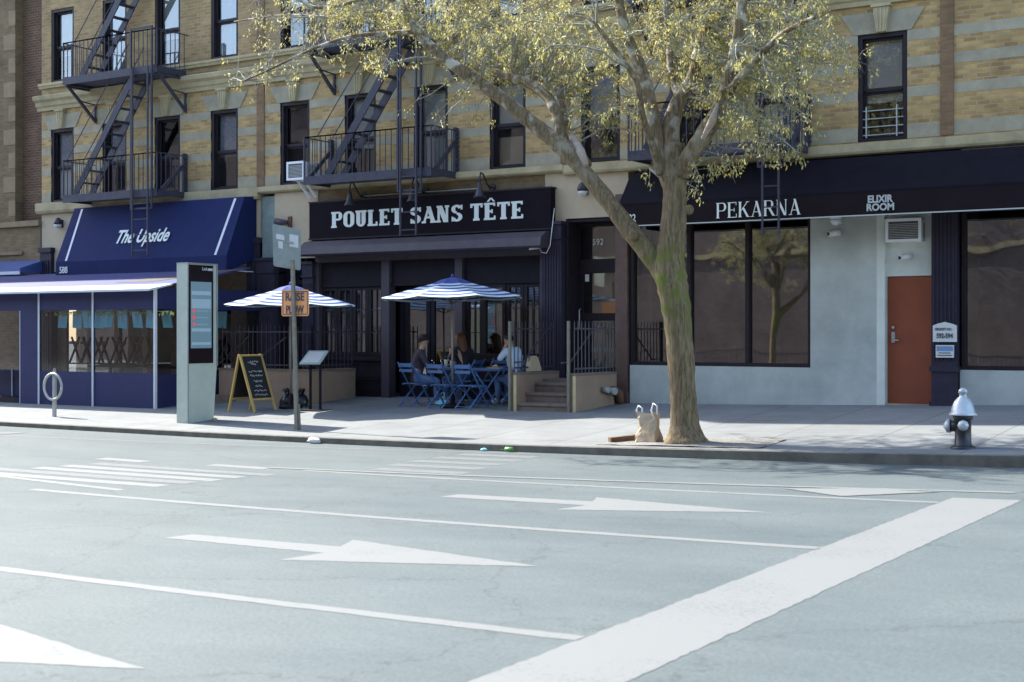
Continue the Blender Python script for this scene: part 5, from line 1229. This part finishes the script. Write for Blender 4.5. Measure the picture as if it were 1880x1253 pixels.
def person(label, x, y, rz, arms, knees=None, head=(0, .05), top='tee', legs='jeans', hair='hair', long_hair=False, cap=False, zoff=0, short=True, lean=.06):
    t = thing('person', label, 'person', (0, 0, 0)); OFF[t.name] = (0, 0, 0); place(t, x, y, rz); t.location.z += zoff
    V = Vector; hx, hy = head
    N = []; E = []
    def n(p, r): N.append((V(p), r)); return len(N)-1
    pel = n((0, -.05, .55), .135); sp = n((0, -.05+lean*.4, .76), .12); ch = n((0, -.04+lean, .98), (.165, .12)); nb = n((0, lean, 1.10), .065); nk = n((hx*.4, lean+.02, 1.16), .052)
    hd = n((hx*.8, lean+hy*.8, 1.215), .066); h2 = n((hx, lean+hy, 1.285), (.080, .092)); h3 = n((hx, lean+hy-.012, 1.35), (.068, .078))
    E += [(pel, sp), (sp, ch), (ch, nb), (nb, nk), (nk, hd), (hd, h2), (h2, h3)]
    ns = n((hx, lean+hy+.098, 1.262), .014); E.append((h2, ns))
    for s in (-1, 1): e = n((hx+s*.088, lean+hy-.005, 1.27), .016); E.append((h2, e))
    knees = knees or [(-.13, .40, .50), (.13, .42, .50)]
    leg = []
    for s, kn in zip((-1, 1), knees):
        a = n((s*.09, 0, .53), .092); k_ = n(kn, .058); cf = n((kn[0], kn[1]-.03, .32), .052); an = n((kn[0], kn[1]-.02, .09), .036); to = n((kn[0]*1.05, kn[1]+.15, .045), .032)
        E += [(pel, a), (a, k_), (k_, cf), (cf, an), (an, to)]; leg.append((a, k_, cf, an, to))
    arm = []
    for s, (el, wr) in zip((-1, 1), arms):
        sh = n((s*.165, lean-.03, 1.055), .058); e = n(el, .040); w = n(wr, .026); d = (V(wr)-V(el)).normalized(); pm = n(V(wr)+d*.055, (.036, .020))
        E += [(ch, sh), (sh, e), (e, w), (w, pm)]; arm.append((sh, e, w))
        side = d.cross(V((0, 0, 1))); side = side.normalized() if side.length > .1 else V((1, 0, 0)); dn = d.cross(side).normalized(); dn = dn if dn.z < 0 else -dn
        for i, (o_, L_) in enumerate(((-.026, .062), (-.009, .075), (.009, .070), (.026, .055))):
            f0 = n(V(wr)+d*.085+side*o_, .0095); f1 = n(V(wr)+d*(.085+L_*.5)+side*o_*1.1+dn*.012, .009); f2 = n(V(wr)+d*(.085+L_*.8)+side*o_*1.1+dn*.034, .008); E += [(pm, f0), (f0, f1), (f1, f2)]
        th = n(V(wr)+d*.05+side*(-.045)*s, .011); th2 = n(V(wr)+d*.09+side*(-.055)*s+dn*.015, .009); E += [(w, th), (th, th2)]
    body = skin('body', N, E, M['skin'], t, 2, pel)
    def sub(ids, grow, m, nm):
        mp = {i: k_ for k_, i in enumerate(ids)}; nn = []
        for i in ids:
            p, r_ = N[i]; r_ = tuple(q+grow for q in r_) if isinstance(r_, tuple) else r_+grow; nn.append((p, r_))
        ee = [(mp[a], mp[b]) for a, b in E if a in mp and b in mp]; return skin(nm, nn, ee, m, t, 2, 0)
    ids = [pel, sp, ch, nb]
    for a in arm: ids += [a[0], a[1]]+([] if short else [a[2]])
    sub(ids, .020, M[top], 'shirt' if top != 'tee' else 'jumper')
    sub([pel, sp]+[i for l_ in leg for i in l_[:4]], .016, M[legs], 'trousers')
    for l_ in leg: sub([l_[3], l_[4]], .022, M['shoe'], 'shoe')
    # hair
    q = V((hx, lean+hy, 1.29)); mb = MB(); vs = []; n1, n2 = 16, 9
    for j in range(n2):
        ph = math.pi*.62*j/(n2-1)
        for i in range(n1):
            a = 2*math.pi*i/n1; fr = .5+.5*math.sin(a); cut = 1-.38*fr*(j/(n2-1)) 
            p2 = ph*cut; wob = 1+.05*math.sin(7*a+j)+.03*math.sin(13*a)
            vs.append((q.x+.100*wob*math.sin(p2)*math.cos(a), q.y-.008+.114*wob*math.sin(p2)*math.sin(a), q.z+.112*wob*math.cos(p2)))
    fs = [(j*n1+i, j*n1+(i+1) % n1, (j+1)*n1+(i+1) % n1, (j+1)*n1+i) for j in range(n2-1) for i in range(n1)]
    build('hair', MB().add(vs, fs, True), M[hair], t, off=(0, 0, 0))
    if long_hair:
        mb = MB(); rh = random.Random(4)
        for k_ in range(26):
            a_ = math.pi*(1.0+k_/25.0); ex = .095*math.cos(a_); ey = .10*math.sin(a_); wv = rh.uniform(-.02, .02); ln = rh.uniform(.30, .44)
            mb.tube([(q.x+ex*.5, q.y-.01+ey*.5, q.z+.09), (q.x+ex, q.y-.01+ey, q.z+.02), (q.x+ex*1.1+wv, q.y-.03+ey, q.z-.12), (q.x+ex*1.15-wv, q.y-.06+ey*.85, q.z-.12-ln*.35), (q.x+ex*1.0+wv, q.y-.07+ey*.75, q.z-.10-ln*.8), (q.x+ex*.9, q.y-.07+ey*.7, q.z-.12-ln)], [.02, .026, .026, .022, .015, .004], 6)
        build('long_hair', mb, M[hair], t, off=(0, 0, 0))
    if cap:
        mb = MB().lathe([(.118, -.02), (.120, .02), (.105, .065), (.07, .095), (.01, .108)], (q.x, q.y-.008, q.z+.03), 18)
        build('cap', mb, M['cap'], t, off=(0, 0, 0))
        build('cap_brim', MB().add([(q.x-.08, q.y+.09, q.z+.025), (q.x+.08, q.y+.09, q.z+.025), (q.x+.06, q.y+.19, q.z+.005), (q.x-.06, q.y+.19, q.z+.005), (q.x-.08, q.y+.09, q.z+.012), (q.x+.08, q.y+.09, q.z+.012), (q.x+.06, q.y+.19, q.z-.005), (q.x-.06, q.y+.19, q.z-.005)], [(0,1,2,3), (7,6,5,4), (0,4,5,1), (1,5,6,2), (2,6,7,3), (3,7,4,0)]), M['cap'], t, off=(0, 0, 0))
    for s in (-1, 1): build('eye', MB().lathe([(.002, -.008), (.010, 0), (.002, .008)], (q.x+s*.032, q.y+.083, q.z-.005), 8, 'y'), M['ink'], t, off=(0, 0, 0))
    build('mouth', MB().box(q.x-.024, q.x+.024, q.y+.075, q.y+.083, q.z-.068, q.z-.060), mat('lips', (.35, .14, .11), .6, .05, 4) if 'lips' not in bpy.data.materials else bpy.data.materials['lips'], t, off=(0, 0, 0))
    return t
person('man in a dark jumper, jeans and black cap seated at the left table', FX(768, 22.2), 22.2, -42, [((-.24, .10, .84), (-.12, .33, .78)), ((.26, .10, .84), (.12, .36, .72))], top='tee', cap=True, short=False, hair='hair', knees=[(-.10, .42, .50), (.18, .36, .50)])
person('woman with long auburn hair in a black top seated at the left table', FX(850, 22.92), 22.92, 78, [((-.22, .16, .84), (-.06, .30, 1.02)), ((.24, .14, .82), (.10, .36, .78))], top='blacktop', hair='hair2', long_hair=True, short=True, head=(0, .04))
person('man in a light blue shirt seated at the right table, hands raised to his mouth', FX(947, 22.72), 22.72, 74, [((-.24, .24, .86), (-.07, .24, 1.14)), ((.22, .28, .84), (.05, .26, 1.12))], top='shirt', hair='hair', short=True, head=(0, .09), lean=.14)
# bags
x, y = FX(813, 22.3), 22.3; z = g_side(x, y); b = thing('shopping_bag', 'light blue plastic bag on the ground by the jeans of the seated man', 'bag', (x, y, z))
build('sack', crump(x, y, z, .11), M['flag'], b); build('handle', MB().tube([(x-.06, y, z+.1), (x-.04, y, z+.25), (x+.03, y, z+.27), (x+.05, y, z+.1)], .012, 6), M['flag'], b)
x, y = FX(986, 22.5), 22.5; z = 1.035; b = thing('paper_bag', 'pale paper bag resting on the stoop wall behind the railings', 'bag', (-13.8, y, z))
x = -13.8; build('sack', MB().add([(x-.05, y-.22, z), (x+.06, y-.22, z), (x+.06, y+.22, z), (x-.05, y+.22, z), (x-.04, y-.14, z+.26), (x+.04, y-.16, z+.24), (x+.05, y+.10, z+.27), (x-.04, y+.12, z+.25)], [(0,3,2,1), (4,5,6,7), (0,1,5,4), (1,2,6,5), (2,3,7,6), (3,0,4,7)]), M['paperbag'], b)
build('fold', MB().box(x-.03, x+.03, y-.12, y+.08, z+.255, z+.29), M['paperbag'], b)
# ============================================================ STREET TREE
rt = random.Random(21)
TY = 18.0
tb = (FX(1256, TY), TY, g_side(FX(1256, TY), TY))
tree = thing('street_tree', 'tall street tree with pale young leaves, forked mossy trunk and patches of painted sunlit bark', 'tree', tb)
PXM = 18.4/FPX
limbs = []           # polylines of (Vector, radius)
def limb(pts):
    L_ = [(V3(px, py, y), r*PXM*(1.25 if r < 15 else 1)) for px, py, y, r in pts]
    out = []
    n = len(L_)
    for i in range(n-1):           # catmull-rom smoothing
        p0 = L_[max(i-1, 0)]; p1 = L_[i]; p2 = L_[i+1]; p3 = L_[min(i+2, n-1)]
        for k in range(5):
            t = k/5; t2 = t*t; t3 = t2*t
            p = .5*((2*p1[0])+(p2[0]-p0[0])*t+(2*p0[0]-5*p1[0]+4*p2[0]-p3[0])*t2+(3*p1[0]-p0[0]-3*p2[0]+p3[0])*t3)
            out.append((p, p1[1]+(p2[1]-p1[1])*t))
    out.append(L_[-1]); limbs.append(out); return out
trunk_l = limb([(1262, 830, TY, 33), (1258, 812, TY, 31), (1257, 780, TY, 28), (1254, 720, TY, 26), (1250, 650, TY, 26), (1243, 580, TY, 28), (1233, 520, TY, 31), (1229, 485, TY, 31), (1234, 440, TY, 26), (1238, 390, TY, 23.5), (1239, 340, TY, 23), (1238, 300, TY, 22), (1242, 262, TY, 17)])
limb([(1240, 545, TY, 24), (1218, 500, TY, 23), (1188, 462, 17.95, 20), (1150, 415, 17.9, 18.5), (1110, 362, 17.85, 17), (1072, 315, 17.8, 15.5), (1035, 272, 17.75, 14.5), (990, 236, 17.7, 12.5), (948, 203, 17.65, 11.5), (903, 168, 17.6, 11), (850, 132, 17.5, 10), (805, 98, 17.5, 9), (766, 58, 17.4, 8), (735, 8, 17.3, 6.5), (690, -60, 17.2, 5), (640, -130, 17.1, 3)])
limb([(1042, 280, 17.76, 10), (1030, 258, 17.76, 10.5), (1024, 215, 17.8, 9.5), (1004, 178, 17.9, 9), (968, 152, 18.0, 8.5), (925, 138, 18.1, 7.5), (880, 126, 18.2, 6), (845, 96, 18.3, 5), (830, 50, 18.4, 4), (835, -20, 18.5, 3)])
dead = limb([(1078, 305, 17.82, 9), (1062, 278, 17.9, 8), (1046, 250, 18.0, 6.5), (1038, 222, 18.1, 6.5), (1032, 195, 18.2, 6), (1022, 160, 18.3, 5.5), (996, 146, 18.4, 5), (950, 140, 18.5, 4), (900, 128, 18.6, 3)])
limb([(1230, 345, TY, 15), (1218, 300, TY, 14), (1205, 245, 17.95, 12.5), (1192, 185, 17.9, 11), (1176, 125, 17.85, 10), (1152, 70, 17.8, 9), (1138, 10, 17.7, 7.5), (1130, -70, 17.7, 6), (1110, -160, 17.6, 4)])
limb([(1236, 290, TY, 17), (1232, 235, 18.05, 14.5), (1246, 185, 18.15, 12), (1272, 142, 18.25, 10), (1282, 95, 18.35, 8.5), (1300, 45, 18.5, 8), (1345, 10, 18.7, 7), (1400, -15, 18.9, 5.5), (1470, -50, 19.2, 4)])
limb([(1250, 320, TY, 19), (1268, 285, 17.95, 17), (1298, 240, 17.85, 14), (1326, 192, 17.75, 12), (1342, 135, 17.7, 10.5), (1355, 70, 17.65, 9.5), (1362, 5, 17.6, 8.5), (1372, -80, 17.5, 6.5), (1400, -170, 17.4, 4)])
limb([(1324, 196, 17.76, 7), (1352, 150, 17.6, 6), (1392, 105, 17.4, 5), (1440, 60, 17.2, 4), (1500, 30, 17.0, 3)])
limb([(1212, 320, 17.9, 7), (1198, 268, 17.7, 6), (1180, 215, 17.5, 5.5), (1168, 150, 17.3, 5), (1128, 90, 17.1, 4), (1090, 40, 17.0, 3)])
limb([(1248, 178, 18.2, 7), (1232, 140, 18.4, 5.5), (1228, 80, 18.6, 5), (1222, 10, 18.8, 4.5), (1215, -90, 19, 3)])
limb([(766, 58, 17.4, 5), (700, 62, 17.3, 4), (640, 68, 17.2, 3.2), (570, 92, 17.1, 2.6), (500, 126, 17.0, 2), (445, 150, 16.9, 1.4)])
limb([(735, 8, 17.3, 4.5), (690, -8, 17.2, 4), (640, 6, 17.15, 3.4), (580, 14, 17.1, 3), (535, -6, 17.0, 2.4), (470, -20, 16.9, 1.5)])
limb([(800, 95, 17.5, 4), (760, 40, 17.8, 3.5), (700, 20, 18.2, 3), (610, 30, 18.6, 2.4), (520, 28, 19, 1.8), (430, 40, 19.2, 1.2)])
# trunk mesh with knobs and root flare
mb = MB()
for li, L_ in enumerate(limbs):
    pts = []; rad = []
    for i, (p, r) in enumerate(L_):
        pts.append(p); h = p.z-tb[2]
        if li == 0 and h < .5: r = r*(1+.22*max(0, (.5-h)/.5)**2.2)
        rad.append(max(.006, r*(1+rt.uniform(-.05, .05))))
    n = 20 if li == 0 else (14 if li < 8 else 8)
    base = len(mb.v); mb.tube(pts, rad, n)
    for vi in range(base, len(mb.v)):            # bark ridges
        v = Vector(mb.v[vi]); k = (vi-base)//n; c = pts[min(k, len(pts)-1)]; d = v-c; a = math.atan2(d.y, d.x)
        amp = .022
        f = 1+amp*math.sin(a*5+v.z*2.1)+amp*.6*math.sin(a*9-v.z*3.7)
        h = v.z-tb[2]
        if li == 0 and h < .45: f += .22*((.45-h)/.45)**1.5*abs(math.sin(a*2.5+.6))
        mb.v[vi] = tuple(c+d*f)
for px, py, y, r in ((1262, 385, TY-.20, 8), (1160, 432, 17.72, 10), (1018, 272, 17.64, 7)):     # pruning knots
    p = V3(px, py, y); mb.lathe([(r*PXM*1.3, .06), (r*PXM, .0), (r*PXM*.75, -.03), (r*PXM*.4, -.02)], tuple(p), 12, 'y')
build('trunk', mb, M['bark'], tree)
mbd = MB(); mbd.tube([V3(1076, 304, 17.72), V3(1066, 280, 17.78), V3(1052, 255, 17.9), V3(1044, 240, 17.95)], [.045, .075, .06, .02], 9)  # sunlight on the bark put into pale overlay pieces
mbd.tube([V3(1290, 255, 17.68), V3(1308, 222, 17.62), V3(1318, 190, 17.6)], [.03, .06, .02], 8)
build('sunlit_bark_paint', mbd, M['barksun'], tree)
# twigs grown from the limbs out to scattered tips, each carrying hanging clusters
joints = [(p, r, li) for li, L_ in enumerate(limbs) for (p, r) in L_ if li > 0 and r < .13]
blobs = [(560, 75, 100, 60, 44, .4), (450, 125, 70, 28, 16, .45), (500, 20, 60, 35, 12, .5), (680, 60, 90, 60, 46, .8), (780, 25, 90, 45, 44, 1), (700, 20, 100, 30, 30, 1), (880, 55, 110, 55, 60, 1),
         (1000, 85, 110, 80, 80, 1), (960, 20, 90, 45, 50, 1.1), (1085, 150, 75, 75, 50, 1), (1150, 70, 85, 70, 50, 1), (1260, 55, 90, 60, 55, 1), (1395, 60, 120, 65, 80, 1.1), (1480, 110, 85, 60, 55, 1), (1400, 165, 75, 60, 52, 1),
         (1440, 220, 60, 45, 26, 1), (1375, 245, 60, 50, 24, .9), (1335, 305, 18, 14, 6, .9), (1284, 335, 10, 14, 5, .9), (790, 200, 55, 18, 9, .9), (880, 180, 40, 30, 10, .8), (1120, 240, 60, 60, 14, .7), (1160, 200, 50, 40, 18, .9), (1225, 140, 60, 60, 26, .9), (1320, 130, 60, 60, 30, .9),
         (1000, -60, 330, 60, 90, 1), (1350, -70, 200, 70, 70, 1), (700, -50, 160, 50, 40, .8), (1100, -170, 380, 70, 70, .8), (1540, 60, 40, 40, 10, .7)]
tw = MB(); lf = MB()
def leafcluster(c, n, spread):
    for _ in range(n):
        o = Vector((rt.gauss(0, spread), rt.gauss(0, spread), rt.gauss(-.03, spread*.9)))
        p = c+o; d = Vector((rt.gauss(0, .45), rt.gauss(0, .45), -1)).normalized() if rt.random() < .65 else Vector((rt.gauss(0, 1), rt.gauss(0, 1), rt.gauss(0, 1))).normalized()
        L_ = rt.uniform(.03, .085); w = rt.uniform(.007, .014); s = d.cross(Vector((rt.gauss(0, 1), rt.gauss(0, 1), rt.gauss(0, .3)))).normalized()*w
        lf.add([p, p+d*L_*.5+s, p+d*L_, p+d*L_*.5-s], [(0, 1, 2, 3)])
for cx, cy, rx, ry, n, dens in blobs:
    for _ in range(int(n*(.28 if cy > 110 else .38))+1):
        a = rt.uniform(0, 2*math.pi); q = math.sqrt(rt.random())*1.12
        px = cx+rx*q*math.cos(a); py = cy+ry*q*math.sin(a); y = (18.5 if px > 600 else 17.9)+rt.gauss(0, .95 if px > 600 else .6)
        tip = V3(px, py, max(15.2, min(20.6, y)))
        # nearest suitable limb point, preferring ones lower down and inward
        best = min(joints, key=lambda j: (j[0]-tip).length+max(0, (j[0].z-tip.z))*.35+rt.random()*.35)
        s = best[0]; L_ = (tip-s).length
        side = Vector((rt.gauss(0, 1), rt.gauss(0, 1), rt.gauss(.5, .5)))*L_*.12
        pts = []
        for i in range(8):
            t = i/7; p = s.lerp(tip, t)+side*math.sin(math.pi*t)+Vector((rt.gauss(0, 1), rt.gauss(0, 1), rt.gauss(0, 1)))*.012*min(L_, 1.2)*(0 < i)
            p.z -= .06*L_*t*t; pts.append(p)
        r0 = min(best[1]*.6, .006+.006*L_); tw.tube(pts, [r0*(1-.8*i/7)+.0022 for i in range(8)], 5, cap=False)
        for i in range(2, 8):
            for _k in range(3):
                if rt.random() > .88: continue
                d = Vector((rt.gauss(0, 1), rt.gauss(0, 1), rt.gauss(-.1, .8))).normalized()*rt.uniform(.10, .38)
                e = pts[i]+d; md = pts[i]+d*.5+Vector((0, 0, rt.uniform(-.02, .05)))
                tw.tube([pts[i], md, e], [.0042, .0032, .0018], 4, cap=False)
                if rt.random() < .40*min(1, dens): leafcluster(e, int(rt.randint(9, 20)*max(.6, dens)), .036)
        if rt.random() < dens: leafcluster(pts[-1], rt.randint(14, 22), .05)
build('twigs', tw, M['twig'], tree)
build('crown', lf, M['leaf'], tree)

far = copy_tree(tree); far.location = (-19.5, -1.6, .1); far.rotation_euler = (0, 0, R(150)); far.scale = (.9, .9, .9)
far['label'] = 'second street tree standing across the street, seen mirrored in the shop windows'
